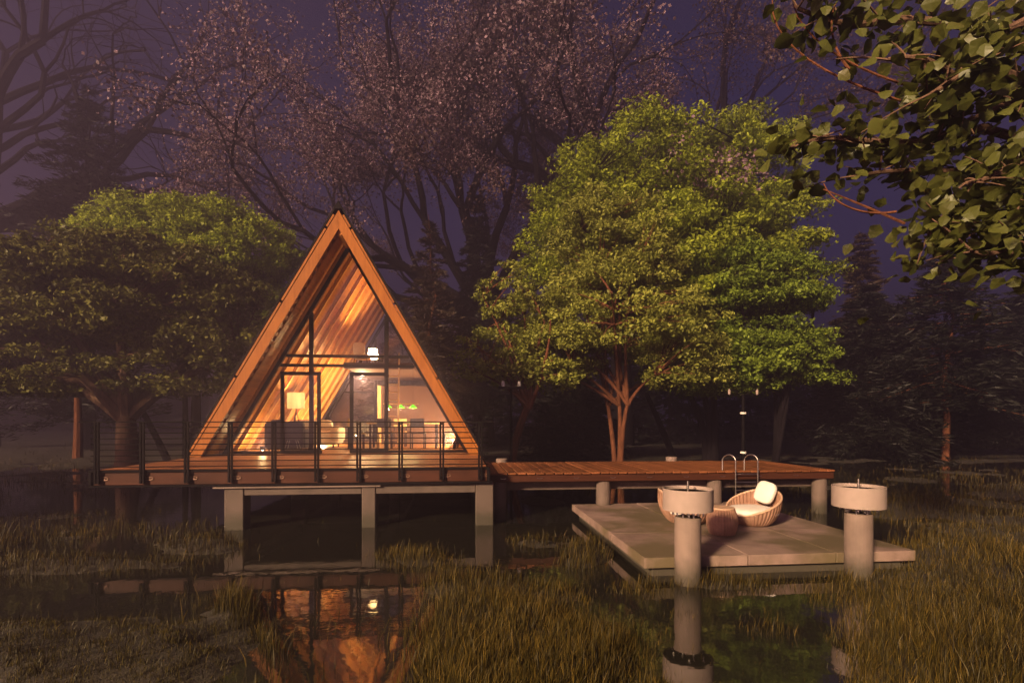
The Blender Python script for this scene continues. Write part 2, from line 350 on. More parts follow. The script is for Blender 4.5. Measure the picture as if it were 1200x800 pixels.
tag(link('marsh_grass', np_mesh('marsh_grass', v, q, M['grass'], tt)), 'tall brown marsh grass standing in and around the pond', 'grass', kind='stuff')
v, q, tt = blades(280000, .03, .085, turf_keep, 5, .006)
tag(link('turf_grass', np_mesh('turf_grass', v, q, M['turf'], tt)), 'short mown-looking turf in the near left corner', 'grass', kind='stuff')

# ------------------------------------------------------------------ deck of the cabin
DX0, DX1, DY0, DY1, DZ = -5.86, .45, 8.80, 21.0, 1.006
deck = empty('cabin_deck', (DX0, DY0, 0), 'brown timber deck with black cable railing carrying the A-frame cabin', 'deck')
def rel(o, parent):
    """parent without moving (parents here are unrotated)"""
    o.parent = parent; o.location = Vector(o.location)-Vector(parent.location); return o
def part(mb, name, mat, parent, smooth=False):
    o = link(name, mb.mesh(name, mat, smooth)); o.location = mb.o; return rel(o, parent)
pitch = .118; nb = int((13.0-DY0-.06)/pitch)
pm = MB(); Lx = DX1-DX0
pm.cbox((-Lx/2, -.0545, -.03), (Lx/2, .0545, 0), .006); pme = pm.mesh('plank', M['deck_x'])
for i in range(nb):
    o = link('plank', pme); o.location = ((DX0+DX1)/2, DY0+.07+pitch*(i+.5), DZ+random.uniform(-.002, .002)); rel(o, deck)
def xbox(a, b, name, mat, parent, c=.008):
    mid = (Vector(a)+Vector(b))/2; mb = MB(mid); mb.cbox(a, b, c); return part(mb, name, mat, parent)
zb = .735
xbox((DX0, DY0+.02, zb+.03), (DX1, DY0+.06, DZ-.034), 'fascia_board', M['fascia'], deck)
xbox((DX0-.05, DY0-.03, zb), (DX1+.05, DY0+.10, zb+.028), 'bottom_flange', M['black'], deck, .004)
xbox((DX0-.05, DY0-.01, DZ-.033), (DX1+.05, DY0+.065, DZ+.004), 'top_flange', M['black'], deck, .004)
xbox((DX1, DY0+.103, zb+.03), (DX1+.045, DY1, DZ-.036), 'side_beam', M['black'], deck)
xbox((DX0-.045, DY0+.103, zb+.03), (DX0, DY1, DZ-.036), 'side_beam', M['black'], deck)
xbox((DX1+.002, DY0-.012, zb+.03), (DX1+.05, DY0+.10, DZ-.036), 'end_cap', M['black'], deck)
xbox((DX0-.05, DY0-.012, zb+.03), (DX0-.002, DY0+.10, DZ-.036), 'end_cap', M['black'], deck)
xbox((DX0+.05, DY0+.2, zb+.04), (DX1-.05, DY1-.1, DZ-.032), 'underside', M['fascia'], deck)
post_px = [115, 168, 220, 271, 322, 372, 421, 470, 518, 563]
post_x = [P(p, 494, DY0).x for p in post_px]
for x in post_x:
    mb = MB((x, DY0-.03, zb)); mb.cbox((x-.042, DY0-.045, zb+.06), (x-.010, DY0-.013, EYE-.012), .003); mb.cbox((x+.006, DY0-.045, zb+.06), (x+.036, DY0-.013, EYE-.012), .003)
    for z in (zb+.1, zb+.2, EYE-.05): mb.box((x-.010, DY0-.035, z), (x+.006, DY0-.022, z+.03))
    part(mb, 'railing_post', M['black'], deck)
    mb = MB((x+.1, DY0+.01, zb+.13))                       # oval link plate on the fascia
    ov = [(math.cos(a)*.075, math.sin(a)*.024) for a in np.linspace(0, 2*math.pi, 15)[:-1]]
    mb.tube([(x+.07+a, DY0+.012, zb+.135+b_) for a, b_ in ov+ov[:1]], .006, 5, False)
    mb.box((x+.03, DY0+.008, zb+.13), (x+.1, DY0+.016, zb+.14)); part(mb, 'link_plate', M['bronze'], deck)
mb = MB((DX0, DY0-.03, EYE)); mb.cbox((DX0-.17, DY0-.05, EYE-.012), (DX1+.1, DY0-.008, EYE+.006), .004); part(mb, 'top_rail', M['black'], deck)
for k in range(8):
    z = EYE-(k+1)*.0905; mb = MB((DX0, DY0-.03, z)); mb.tube([(DX0+.0, DY0-.028, z), (DX1+.02, DY0-.028, z)], .0085, 6); part(mb, 'cable', M['black'], deck)

# concrete frame below the deck
frame = empty('concrete_support_frame', (DX0, 9.1, 0), 'grey concrete columns and beams standing in the pond below the cabin deck', 'foundation')
FY = 8.86
cxs = [P(274, 600, FY).x, P(432, 600, FY).x, P(568, 600, FY).x]
for yy in (FY, 12.2, 15.6):
    for i, x in enumerate(cxs):
        wv_ = .155 if i != 1 else .115
        xbox((x-wv_, yy, -.6), (x+wv_, yy+.30, zb-.004), 'column', M['conc_dark'], frame, .015)
for yy in (FY+.015, 12.24, 15.64):
    for a, b_ in ((cxs[0]+.157, cxs[1]-.117), (cxs[1]+.117, cxs[2]-.157)):
        xbox((a, yy, zb-.17), (b_, yy+.22, zb-.006), 'cross_beam', M['conc_dark'], frame, .01)
for x in cxs:
    for a, b_ in ((FY+.302, 12.198), (12.502, 15.598)):
        xbox((x-.1, a, zb-.18), (x+.1, b_, zb-.008), 'long_beam', M['conc'], frame, .01)
a = P(249, 570, FY-.05).x; b_ = P(446, 570, FY-.05).x
xbox((a, FY-.05, zb-.045), (b_, FY-.003, zb-.008), 'ledge', M['conc_light'], frame, .006)

# ------------------------------------------------------------------ A-frame cabin
CX = -2.77; HW = 3.29; AP = 6.72; YF = 12.0; YB = 20.6; YG = 13.05
SL = math.atan2(AP-DZ, HW); TH = .27                       # slope angle, depth of the rafters
house = empty('a_frame_cabin', (CX, YF, DZ), 'orange timber A-frame cabin with glazed black framed gable, lit inside', 'cabin')
def slope_pt(side, u, t):
    """u up the slope from the eaves, t inwards below the outer face -> x, z"""
    L = math.hypot(HW, AP-DZ); x = -HW+u*math.cos(SL)+t*math.sin(SL); z = DZ+u*math.sin(SL)-t*math.cos(SL)
    return CX+side*-x if side > 0 else CX+x, z
LS = math.hypot(HW, AP-DZ)
def slope_prism(mb, side, u0, u1, t0, t1, y0, y1, cut0=True, cut1=True):
    """a piece running up the slope; bottom cut level with the deck, top cut plumb at the ridge"""
    pts = []
    for t in (t0, t1):
        ub = max(u0, t*math.cos(SL)/math.sin(SL)+.002) if cut0 else u0
        ut = min(u1, LS-t*math.tan(SL)-.002) if cut1 else u1
        pts.append((slope_pt(side, ub, t), slope_pt(side, ut, t)))
    poly = [pts[0][0], pts[0][1], pts[1][1], pts[1][0]]
    if side < 0: poly = poly[::-1]
    mb.prism(poly, y0, y1)
for side in (-1, 1):
    ex, ez = slope_pt(side, LS/2, 0)
    mb = MB((ex, (YF+YB)/2, ez)); slope_prism(mb, side, -.02, LS+.03, -.05, -.012, YF-.03, YB+.03, False, True)
    roof = part(mb, 'roof_slope', M['roofing'], house); RO = Vector((ex, (YF+YB)/2, ez))
    def rp(mb, name, mat):
        o = link(name, mb.mesh(name, mat)); o.parent = roof; o.location = mb.o-RO; return o
    # sheathing planks
    pw = .216; npk = int((LS-.12)/pw)
    for i in range(npk):
        x, z = slope_pt(side, pw*(i+.5), .02); mb = MB((x, YF, z))
        slope_prism(mb, side, pw*i+.004, pw*(i+1)-.004, .115, .145, YF+.19, YB-.02, i == 0, False); rp(mb, 'plank', M['cedar_y'])
    # barge board: main face, outer trim strips
    x, z = slope_pt(side, LS/2, .1); mb = MB((x, YF, z)); slope_prism(mb, side, 0, LS, .06, TH, YF-.01, YF+.05); rp(mb, 'barge_board', M['cedar_s'])
    k = 0; u = .15
    while u < LS-.5:
        l = min(1.9, LS-.25-u); mb = MB(Vector((x, YF, z))); slope_prism(mb, side, u, u+l, .004, .048, YF-.025, YF+.045, False, False); rp(mb, 'trim_strip', M['cedar_s']); u += l+.06
    # rafters
    for j, y in enumerate([YF+.19]+[YG+.12+.77*i for i in range(10)]):
        mb = MB((x, y, z)); slope_prism(mb, side, 0, LS, .147, (TH if j == 0 else .225), y, y+.07); rp(mb, 'rafter', M['cedar_lit'] if j else M['cedar_s'])
        mb = MB((x, y, z))
        for i in range(npk):
            slope_prism(mb, side, pw*i+.035, pw*(i+1)-.035, .147, .178, y-.03, y-.001, True, False)
        rp(mb, 'spacer_blocks', M['cedar_lit'])
    mb = MB((x, YF, z))
    for i in range(npk): slope_prism(mb, side, pw*i+.055, pw*(i+1)-.055, .06, .262, YF+.052, YF+.185, True, False)
    rp(mb, 'spacer_blocks', M['cedar_s'])
mb = MB((CX, YF, AP)); mb.prism([(CX-.085, AP-.10), (CX+.085, AP-.10), (CX, AP+.09)], YF-.05, YB+.05); part(mb, 'ridge_cap', M['roofing'], house)
mb = MB((CX, YF, AP)); mb.box((CX-.05, YF+.055, AP-.66), (CX+.05, YB-.05, AP-.46)); part(mb, 'ridge_beam', M['cedar_y'], house)

# glazed gable: frame members, panes, sliding doors
gx0, gz0 = slope_pt(-1, TH/math.tan(SL), TH); gx1, _ = slope_pt(1, TH/math.tan(SL), TH); gap_ = CX; gtop = slope_pt(-1, LS-TH*math.tan(SL), TH)[1]
def zslope(x): return DZ+(gtop-DZ)*(1-abs(x-CX)/(gx1-CX))
fw = .085
def fbox(x0, x1, z0, z1, name='mullion', y0=YG-.04, y1=YG+.04): return xbox((x0, y0, z0), (x1, y1, z1), name, M['black'], house, .006)
for side in (-1, 1):
    mb = MB((CX, YG, DZ)); slope_prism(mb, side, 0, LS, TH+.002, TH+.002+fw, YG-.05, YG+.05); part(mb, 'gable_frame', M['black'], house)
mx1, mx2 = P(365, 480, YG).x, P(453, 480, YG).x
zh1, zh2 = P(453, 429, YG).z, P(453, 418, YG).z
zi = lambda x: zslope(x)-fw*2.0
fbox(mx1-.05, mx1+.05, DZ+.07, zi(mx1)+.02); fbox(mx2-.05, mx2+.05, DZ+.07, zi(mx2)+.02)
for z in (zh1, zh2):
    xl = CX-(gx1-CX)*(1-(z+.03-DZ)/(gtop-DZ))+fw*1.15; xr = 2*CX-xl
    xbox((xl, YG-.034, z-.036), (mx1-.052, YG+.034, z+.036), 'transom', M['black'], house, .006)
    xbox((mx1+.052, YG-.034, z-.036), (mx2-.052, YG+.034, z+.036), 'transom', M['black'], house, .006)
    xbox((mx2+.052, YG-.034, z-.036), (xr, YG+.034, z+.036), 'transom', M['black'], house, .006)
d0, d1, d2, d3 = [P(p, 480, YG-.08).x for p in (329, 376, 410, 455)]
zt = P(410, 436, YG-.08).z
xbox((gx0+fw*1.2, YG-.03, DZ+.001), (d1, YG+.05, DZ+.07), 'sill', M['black'], house, .006)
xbox((d2, YG-.03, DZ+.001), (gx1-fw*1.2, YG+.05, DZ+.07), 'sill', M['black'], house, .006)
for a, b_ in ((d0, d1), (d2, d3)):
    mb = MB((a, YG-.09, DZ)); y0, y1 = YG-.115, YG-.055; st = .085
    mb.cbox((a, y0, DZ+.01), (a+st, y1, zt), .006); mb.cbox((b_-st, y0, DZ+.01), (b_, y1, zt), .006)
    mb.cbox((a+st, y0, zt-st), (b_-st, y1, zt), .006); mb.cbox((a+st, y0, DZ+.01), (b_-st, y1, DZ+.01+st), .006)
    dr = part(mb, 'sliding_door_frame', M['black'], house)
    mb = MB((a, YG-.09, DZ)); mb.box((a+st, YG-.088, DZ+.09), (b_-st, YG-.082, zt-st)); o = link('pane', mb.mesh('pane', M['glass'])); o.parent = dr
def pane(pts, y=YG):
    mb = MB((pts[0][0], y, pts[0][1])); mb.prism(pts, y-.004, y+.004); part(mb, 'pane', M['glass'], house)
e = .03
def xs_at(z, s): return CX+s*(gx1-CX)*(1-(z-DZ)/(gtop-DZ))-s*.11
pane([(xs_at(zh2+.04, -1), zh2+.04), (mx1-.052, zh2+.04), (mx1-.052, zi(mx1))])
pane([(mx1+.052, zh2+.04), (mx2-.052, zh2+.04), (mx2-.052, zi(mx2)), (CX, gtop-.2), (mx1+.052, zi(mx1+.05))])
pane([(mx2+.052, zh2+.04), (xs_at(zh2+.04, 1), zh2+.04), (mx2+.052, zi(mx2+.05))])
pane([(mx2+.052, DZ+.08), (xs_at(DZ+.08, 1), DZ+.08), (xs_at(zh1-.04, 1), zh1-.04), (mx2+.052, zh1-.04)])
pane([(xs_at(DZ+.08, -1), DZ+.08), (mx1-.052, DZ+.08), (mx1-.052, zh1-.04), (xs_at(zh1-.04, -1), zh1-.04)])
# floor
fme = None
Lf = (gx1-gx0)-.02
fm_ = MB(); fm_.cbox((-Lf/2, -.098, -.025), (Lf/2, .098, 0), .003); fme = fm_.mesh('floorboard', M['floor_x'])
for i in range(int((YB-12.98)/.2)):
    o = link('floorboard', fme); o.location = (CX, 13.02+.1+.2*i, DZ+.003); rel(o, house)
# back gable: glazed left, brown partition wall to the right
YW = 19.9
pxw = P(447, 480, YW-1.2).x
mb = MB((CX, YW-1.2, DZ)); zl_ = zh1-.1
mb.prism([(pxw, DZ+.004), (xs_at(DZ, 1)-.02, DZ+.004), (xs_at(zl_, 1)-.02, zl_), (pxw, zl_)], YW-1.2, YW-1.08); part(mb, 'partition_wall', M['plaster'], house)
xbox((pxw-.13, YW-1.26, DZ+.004), (pxw-.004, YW-1.04, zl_), 'wall_post', M['pale_wood'], house, .006)
for side in (-1, 1):
    mb = MB((CX, YB, DZ)); slope_prism(mb, side, 0, LS, TH+.002, TH+.1, YB-.2, YB-.1); part(mb, 'gable_frame', M['black'], house)
for px in (386, 412, 440):
    x = P(px, 480, YB-.15).x; xbox((x-.04, YB-.19, DZ+.005), (x+.04, YB-.11, zslope(x)-.2), 'mullion', M['black'], house, .006)
for z in (DZ+1.9, DZ+2.5): xbox((xs_at(z, -1)+.06, YB-.18, z), (xs_at(z, 1)-.06, YB-.12, z+.06), 'transom', M['black'], house, .006)
pane([(xs_at(DZ, -1), DZ+.01), (xs_at(DZ, 1), DZ+.01), (CX, gtop-.2)], YB-.15)
# loft
lx0 = P(404, 425, 15.6).x; zl0 = P(440, 431, 15.6).z
lz = zl0
mb = MB((CX, 16, lz)); xl = xs_at(lz+.15, -1)+.05; xr = xs_at(lz+.15, 1)-.05
mb.box((max(lx0, xl), 15.6, lz), (xr, 20.2, lz+.14)); part(mb, 'loft_floor', M['plaster'], house)
xbox((max(lx0, xl)-.02, 15.53, lz-.03), (xr, 15.598, lz+.15), 'loft_edge_beam', M['fascia'], house, .008)

# ------------------------------------------------------------------ things inside the cabin
def ctr(px, Y, z=DZ+.006): v = P(px, 480, Y); v.z = z; return v
def cushion(mb, c, s, n=14, e=.45):          # superellipsoid
    vs = []; fs = []; f = lambda w, e: math.copysign(abs(w)**e, w)
    for i in range(n+1):
        a = -math.pi/2+math.pi*i/n
        for k in range(2*n):
            b_ = math.pi*k/n
            vs.append((c[0]+s[0]/2*f(math.cos(a), e)*f(math.cos(b_), e), c[1]+s[1]/2*f(math.cos(a), e)*f(math.sin(b_), e), c[2]+s[2]/2*f(math.sin(a), e)))
    for i in range(n):
        for k in range(2*n):
            k2 = (k+1) % (2*n); fs.append((i*2*n+k, i*2*n+k2, (i+1)*2*n+k2, (i+1)*2*n+k))
    return mb.add(vs, fs)
def lpart(mb, name, mat, root, smooth=False):   # mb in the root's own coordinates
    o = link(name, mb.mesh(name, mat, smooth)); o.parent = root; return o
# dark sofa seen from behind
v = ctr(334, 13.75); t = empty('sofa', v, 'black upholstered sofa seen from behind, in front of the tripod lamp', 'sofa')
mb = MB(); cushion(mb, (0, 0, .42), (.96, .2, .68), 14, .16); lpart(mb, 'backrest', M['charcoal'], t, True)
mb = MB(); cushion(mb, (0, .40, .26), (.72, .7, .3), 12, .3); lpart(mb, 'seat', M['charcoal'], t, True)
for s in (-1, 1):
    mb = MB(); cushion(mb, (s*.44, .36, .33), (.16, .78, .5), 12, .3); lpart(mb, 'armrest', M['charcoal'], t, True)
    for y in (.02, .68): mb = MB(); mb.tube([(s*.40, y, 0), (s*.40, y, .14)], .022, 8); lpart(mb, 'leg', M['black'], t)
mb = MB(); cushion(mb, (-.24, .16, .72), (.34, .2, .22), 10, .55); lpart(mb, 'pillow', M['charcoal'], t, True)
# pale sofa
v = ctr(366, 16.2); t = empty('sofa', v, 'pale cream sofa against the slanting timber planks', 'sofa')
mb = MB(); cushion(mb, (.0, 0, .28), (1.75, .85, .42), 14, .3); lpart(mb, 'seat', M['sofa'], t, True)
mb = MB(); cushion(mb, (-.15, .34, .56), (1.35, .24, .55), 14, .3); lpart(mb, 'backrest', M['sofa'], t, True)
mb = MB(); cushion(mb, (.76, .0, .40), (.3, .9, .46), 12, .4); lpart(mb, 'armrest', M['sofa'], t, True)
for s in (-.7, .7):
    for y in (-.32, .32): mb = MB(); mb.tube([(s, y, 0), (s, y, .12)], .025, 8); lpart(mb, 'leg', M['black'], t)
def lamp_light(parent, loc, power, rad, colr=(1, .65, .28)):
    l = bpy.data.lights.new('lamp_light', 'POINT'); l.energy = power; l.shadow_soft_size = rad; l.color = colr
    o = bpy.data.objects.new('lamp_light', l); COL.objects.link(o); o.parent = parent; o.location = loc; return o
# tripod floor lamp
v = ctr(347, 14.75); t = empty('floor_lamp', v, 'tripod floor lamp with white drum shade behind the black sofa', 'lamp')
for k in range(3):
    a = 2*math.pi*k/3+.5; mb = MB(); mb.tube([(.27*math.cos(a), .27*math.sin(a), 0), (.02*math.cos(a), .02*math.sin(a), 1.02)], .014, 8); lpart(mb, 'leg', M['black'], t)
mb = MB(); mb.tube([(0, 0, 1.0), (0, 0, 1.3)], .016, 8); lpart(mb, 'stem', M['black'], t)
mb = MB(); mb.lathe([(.228, 1.14), (.23, 1.14), (.23, 1.58), (.228, 1.58), (.222, 1.575), (.222, 1.145), (.228, 1.14)], n=32); lpart(mb, 'lamp_shade', M['lit_shade'], t, True)
lamp_light(t, (0, 0, 1.42), 50, .06)
mb = MB(); cushion(mb, (0, 0, 1.34), (.07, .07, .09), 8, 1); lpart(mb, 'bulb', M['bulb'], t, True)
# wire side table in front of the dark sofa
v = ctr(343, 13.4); t = empty('side_table', v, 'small side table with thin pale wire legs beside the sofa back', 'table')
for x, y in ((-.16, -.12), (.16, -.12), (-.16, .12), (.16, .12)):
    mb = MB(); mb.tube([(x*1.15, y*1.15, 0), (x*.6, y*.6, .32)], .007, 6); lpart(mb, 'leg', M['steel'], t)
mb = MB(); mb.lathe([(0, .315), (.17, .315), (.175, .325), (.17, .335), (0, .335)], n=20); lpart(mb, 'top', M['charcoal'], t, True)
# floor uplights along the slanting planks
for i, (px, Y, e_) in enumerate(((378, 17.6, 190), (308, 14.3, 30), (404, 15.3, 0))):
    if not e_: continue
    v = ctr(px, Y); t = empty('floor_uplight', v, ['small black uplight on the floor behind the pale sofa', 'small black uplight on the floor left of the black sofa'][i], 'lamp', 'floor uplights')
    mb = MB(); mb.lathe([(0, 0), (.07, 0), (.07, .12), (.06, .12), (.06, .05), (0, .05)], n=16); lpart(mb, 'housing', M['black'], t)
    mb = MB(); mb.lathe([(0, .055), (.055, .055), (.05, .075), (0, .08)], n=16); lpart(mb, 'lens', M['bulb'], t)
    lamp_light(t, (0, 0, .17), e_, .05)
# light fitting under the loft
v = P(424, 480, 17.6); v.z = lz-.002; t = empty('ceiling_lamp', v, 'round flush ceiling lamp under the loft', 'lamp')
mb = MB(); mb.lathe([(0, 0), (.17, 0), (.17, -.03), (.15, -.03)], n=24); lpart(mb, 'housing', M['black'], t)
mb = MB(); mb.lathe([(.15, -.028), (.12, -.055), (0, -.065)], n=24); lpart(mb, 'diffuser', M['bulb'], t, True)
lamp_light(t, (0, 0, -.16), 110, .08)
# added fill light with made-up housing at the right slope's foot, brightens left slope
v = Vector((xs_at(DZ+.3, 1)-.12, 16.8, DZ+.01)); t = empty('added_fill_strip', v, 'added fill light in a long low housing at the foot of the right roof slope', 'lamp')
mb = MB(); mb.cbox((-.03, -2.1, 0), (.05, 2.1, .14), .006); lpart(mb, 'housing', M['black'], t)
ld = bpy.data.lights.new('added_fill_light', 'AREA'); ld.shape = 'RECTANGLE'; ld.size = .05; ld.size_y = 4.1; ld.energy = 240; ld.color = (1, .65, .28)
lo = bpy.data.objects.new('added_fill_light', ld); COL.objects.link(lo); lo.parent = t; lo.location = (-.05, 0, .1); lo.rotation_euler = (0, R(132), 0)
# dining table and chairs
v = ctr(474, 15.6); t = empty('dining_table', v, 'long pale dining table under the green pendant lamps', 'table')
mb = MB(); mb.cbox((-1.05, -.38, .71), (1.05, .38, .75), .01); lpart(mb, 'tabletop', M['pale_wood'], t)
for x in (-.95, .95):
    for y in (-.3, .3): mb = MB(); mb.cbox((x-.03, y-.03, 0), (x+.03, y+.03, .709), .006); lpart(mb, 'leg', M['black'], t)
def chair(px, Y, rz, label, mat, group='dining chairs'):
    v = ctr(px, Y); t = empty('dining_chair', v, label, 'chair', group, rz)
    mb = MB(); mb.cbox((-.21, -.2, .43), (.21, .22, .475), .015); lpart(mb, 'seat', mat, t)
    mb = MB(); mb.cbox((-.2, -.235, .62), (.2, -.20, .87), .012); lpart(mb, 'backrest', mat, t)
    for x in (-.19, .19):
        mb = MB(); mb.cbox((x-.016, -.235, 0), (x+.016, -.203, .62), .004); lpart(mb, 'leg', M['black'], t)
        mb = MB(); mb.cbox((x-.016, .17, 0), (x+.016, .202, .43), .004); lpart(mb, 'leg', M['black'], t)
chair(451, 15.05, .05, 'dark dining chair half hidden behind the mullion', M['charcoal'])
chair(490, 15.05, -.04, 'dark dining chair with low square back, right of the mullion', M['charcoal'])
chair(418, 14.9, R(-75), 'dining chair at the end of the table by the open door', M['pale_wood'])
chair(468, 16.2, R(180), 'pale dining chair on the far side of the table by the ladder', M['pale_wood'])
chair(528, 15.6, R(88), 'dining chair at the table end by the slanting roof', M['charcoal'])
# pendant with green shades
v = P(473, 473, 15.6); t = empty('pendant_lamp', v, 'hanging bar with glowing green cone shades over the dining table', 'lamp')
xa, xb = [P(p, 473, 15.6).x-v.x for p in (449, 490)]
mb = MB(); mb.cbox((xa, -.02, -.02), (xb, .02, .02), .005); lpart(mb, 'bar', M['pale_wood'], t)
for p in (455, 469.5, 484):
    x = P(p, 473, 15.6).x-v.x
    mb = MB(); mb.lathe([(.015, -.02), (.03, -.035), (.12, -.12), (.125, -.128), (.115, -.122), (.028, -.045)], (x, 0, 0), 20); lpart(mb, 'lamp_shade', M['green_shade'], t, True)
    mb = MB(); cushion(mb, (x, 0, -.085), (.045, .045, .05), 6, 1); lpart(mb, 'bulb', M['bulb'], t, True)
    lamp_light(t, (x, 0, -.15), 11, .03)
for p in (455, 484):
    x = P(p, 473, 15.6).x-v.x; mb = MB(); mb.tube([(x, 0, .02), (x, 0, zl0-v.z-.001)], .005, 5); lpart(mb, 'cord', M['black'], t)
# ladder to the loft
v = ctr(459, 15.3); t = empty('loft_ladder', v, 'pale wooden ladder leaning up to the loft', 'ladder')
lh = zl0+.45-DZ
for x in (-.19, .19): mb = MB(); mb.tube([(x, -.08, 0), (x, .19, lh)], .022, 8); lpart(mb, 'stile', M['pale_wood'], t)
for k in range(1, 10): z = k*.235; mb = MB(); mb.tube([(-.19, -.08+.27*z/lh, z), (.19, -.08+.27*z/lh, z)], .016, 6); lpart(mb, 'rung', M['pale_wood'], t)
# things on the loft
v = P(424, 428, 16.0); v.z = lz+.145; t = empty('lounge_chair', v, 'white lounge chair standing on the loft', 'chair')
mb = MB(); cushion(mb, (0, 0, .22), (.5, .5, .16), 10, .5); lpart(mb, 'seat', M['white'], t, True)
mb = MB(); cushion(mb, (-.12, .2, .5), (.36, .14, .4), 10, .5); lpart(mb, 'backrest', M['white'], t, True)
for x in (-.2, .2):
    for y in (-.2, .2): mb = MB(); mb.tube([(x, y, 0), (x*.9, y*.9, .16)], .014, 6); lpart(mb, 'leg', M['black'], t)
v = P(437, 428, 16.4); v.z = lz+.145; t = empty('table_lamp', v, 'small lit lamp standing on the loft beside the white chair', 'lamp')
mb = MB(); mb.lathe([(0, 0), (.08, 0), (.08, .02), (.012, .03), (.012, .3)], n=14); lpart(mb, 'base', M['black'], t, True)
mb = MB(); mb.lathe([(.15, .22), (.13, .52)], n=24); lpart(mb, 'lamp_shade', M['lit_shade'], t, True)
lamp_light(t, (0, 0, .36), 320, .05)

# ------------------------------------------------------------------ boardwalk
BZ = .858; BX0, BX1, BY0, BY1 = .50, 7.35, 9.22, 11.7
walk = empty('boardwalk', (BX0, BY0, 0), 'brown plank boardwalk on concrete columns running right from the cabin deck', 'boardwalk')
pw = .172; nbw = int((BX1-BX0)/pw); pm = MB(); pm.cbox((-pw/2+.010, -(BY1-BY0)/2, -.035), (pw/2-.010, (BY1-BY0)/2, 0), .008); pme = pm.mesh('plank', M['deck_y'])
for i in range(nbw):
    o = link('plank', pme); o.location = (BX0+pw*(i+.5), (BY0+BY1)/2+random.uniform(-.012, .012), BZ+random.uniform(-.003, .003)); rel(o, walk)
BX1 = BX0+pw*nbw
xbox((BX0, BY0+.035, BZ-.17), (BX1-.01, BY0+.085, BZ-.04), 'fascia_board', M['fascia'], walk)
xbox((BX0, BY1-.085, BZ-.17), (BX1-.01, BY1-.035, BZ-.04), 'fascia_board', M['fascia'], walk)
xbox((BX1-.06, BY0+.088, BZ-.17), (BX1-.012, BY1-.088, BZ-.04), 'end_board', M['fascia'], walk)
for px in range(590, 975, 43):
    x = P(px, 560, BY0).x; mb = MB((x, BY0+.03, BZ-.1)); mb.tube([(x-.05, BY0+.032, BZ-.1), (x-.02, BY0+.03, BZ-.108), (x+.02, BY0+.03, BZ-.108), (x+.05, BY0+.032, BZ-.1)], .005, 5); part(mb, 'link_plate', M['steel'], walk)
for y in (BY0+.36, BY1-.5): xbox((BX0+.05, y, BZ-.36), (BX1-.1, y+.2, BZ-.172), 'long_beam', M['conc'], walk, .01)
def ccol(x, y, z0, z1, r, mat, parent):
    mb = MB((x, y, z0)); mb.lathe([(0, z0), (r, z0), (r, z1-.012), (r-.012, z1), (0, z1)], (x, y, 0), 28); o = part(mb, 'column', mat, parent)
    return o
for px in (585, 707, 837, 960):
    x = P(px, 590, BY0+.2).x; ccol(x, BY0+.2, -.6, BZ-.173, .135, M['conc'], walk)
for px, py in ((588, 537), (787, 535)):
    v = P(px, py, BY1+.16); ccol(v.x, v.y, -.6, v.z, .135, M['conc_light'], walk)
x = P(905, 560, BY1-.16).x; ccol(x, BY1-.16, -.6, BZ-.173, .135, M['conc'], walk)
# steel pool ladder
lx = [P(p, 560, BY0-.05).x for p in (862, 888)]
v = Vector((lx[0], BY0-.05, BZ)); t = empty('pool_ladder', v, 'curved steel ladder hooked over the front edge of the boardwalk', 'ladder')
hz_ = P(862, 533, BY0-.05).z-BZ
for x in (0, lx[1]-lx[0]):
    pts = [(x, 0, -.56), (x, 0, hz_-.12)]+[(x, .11-.11*math.cos(a), hz_-.12+.12*math.sin(a)) for a in np.linspace(.2, math.pi-.1, 9)]+[(x, .22, hz_-.14), (x, .22, 0)]
    mb = MB(); mb.tube([(p[0]-(p[1]/.22)*.14, p[1], p[2]) for p in pts], .013, 8); lpart(mb, 'handrail', M['steel'], t, True)
for z in (-.06, -.21, -.36, -.51): mb = MB(); mb.tube([(0, 0, z), (lx[1]-lx[0], 0, z)], .011, 8); lpart(mb, 'rung', M['steel'], t, True)

# ------------------------------------------------------------------ terrace
TX0, TX1, TY0, TY1, TZ = 2.08, 5.46, 5.65, 9.5, .234
ter = empty('terrace', (TX0, TY0, 0), 'mossy concrete slab terrace low over the marsh in front of the boardwalk', 'terrace')
cx_ = [TX0, TX0+1.25, TX0+2.35, TX1]; cy_ = [TY0, TY0+1.3, TY0+2.6, TY1]
for i in range(3):
    for j in range(3): xbox((cx_[i]+.006, cy_[j]+.006, TZ-.12), (cx_[i+1]-.006, cy_[j+1]-.006, TZ+random.uniform(-.003, .003)), 'paving_slab', M['paving'], ter, .004)
xbox((TX0+.12, TY0+.09, -.3), (TX1-.12, TY1-.1, TZ-.123), 'plinth', M['conc'], ter, .01)
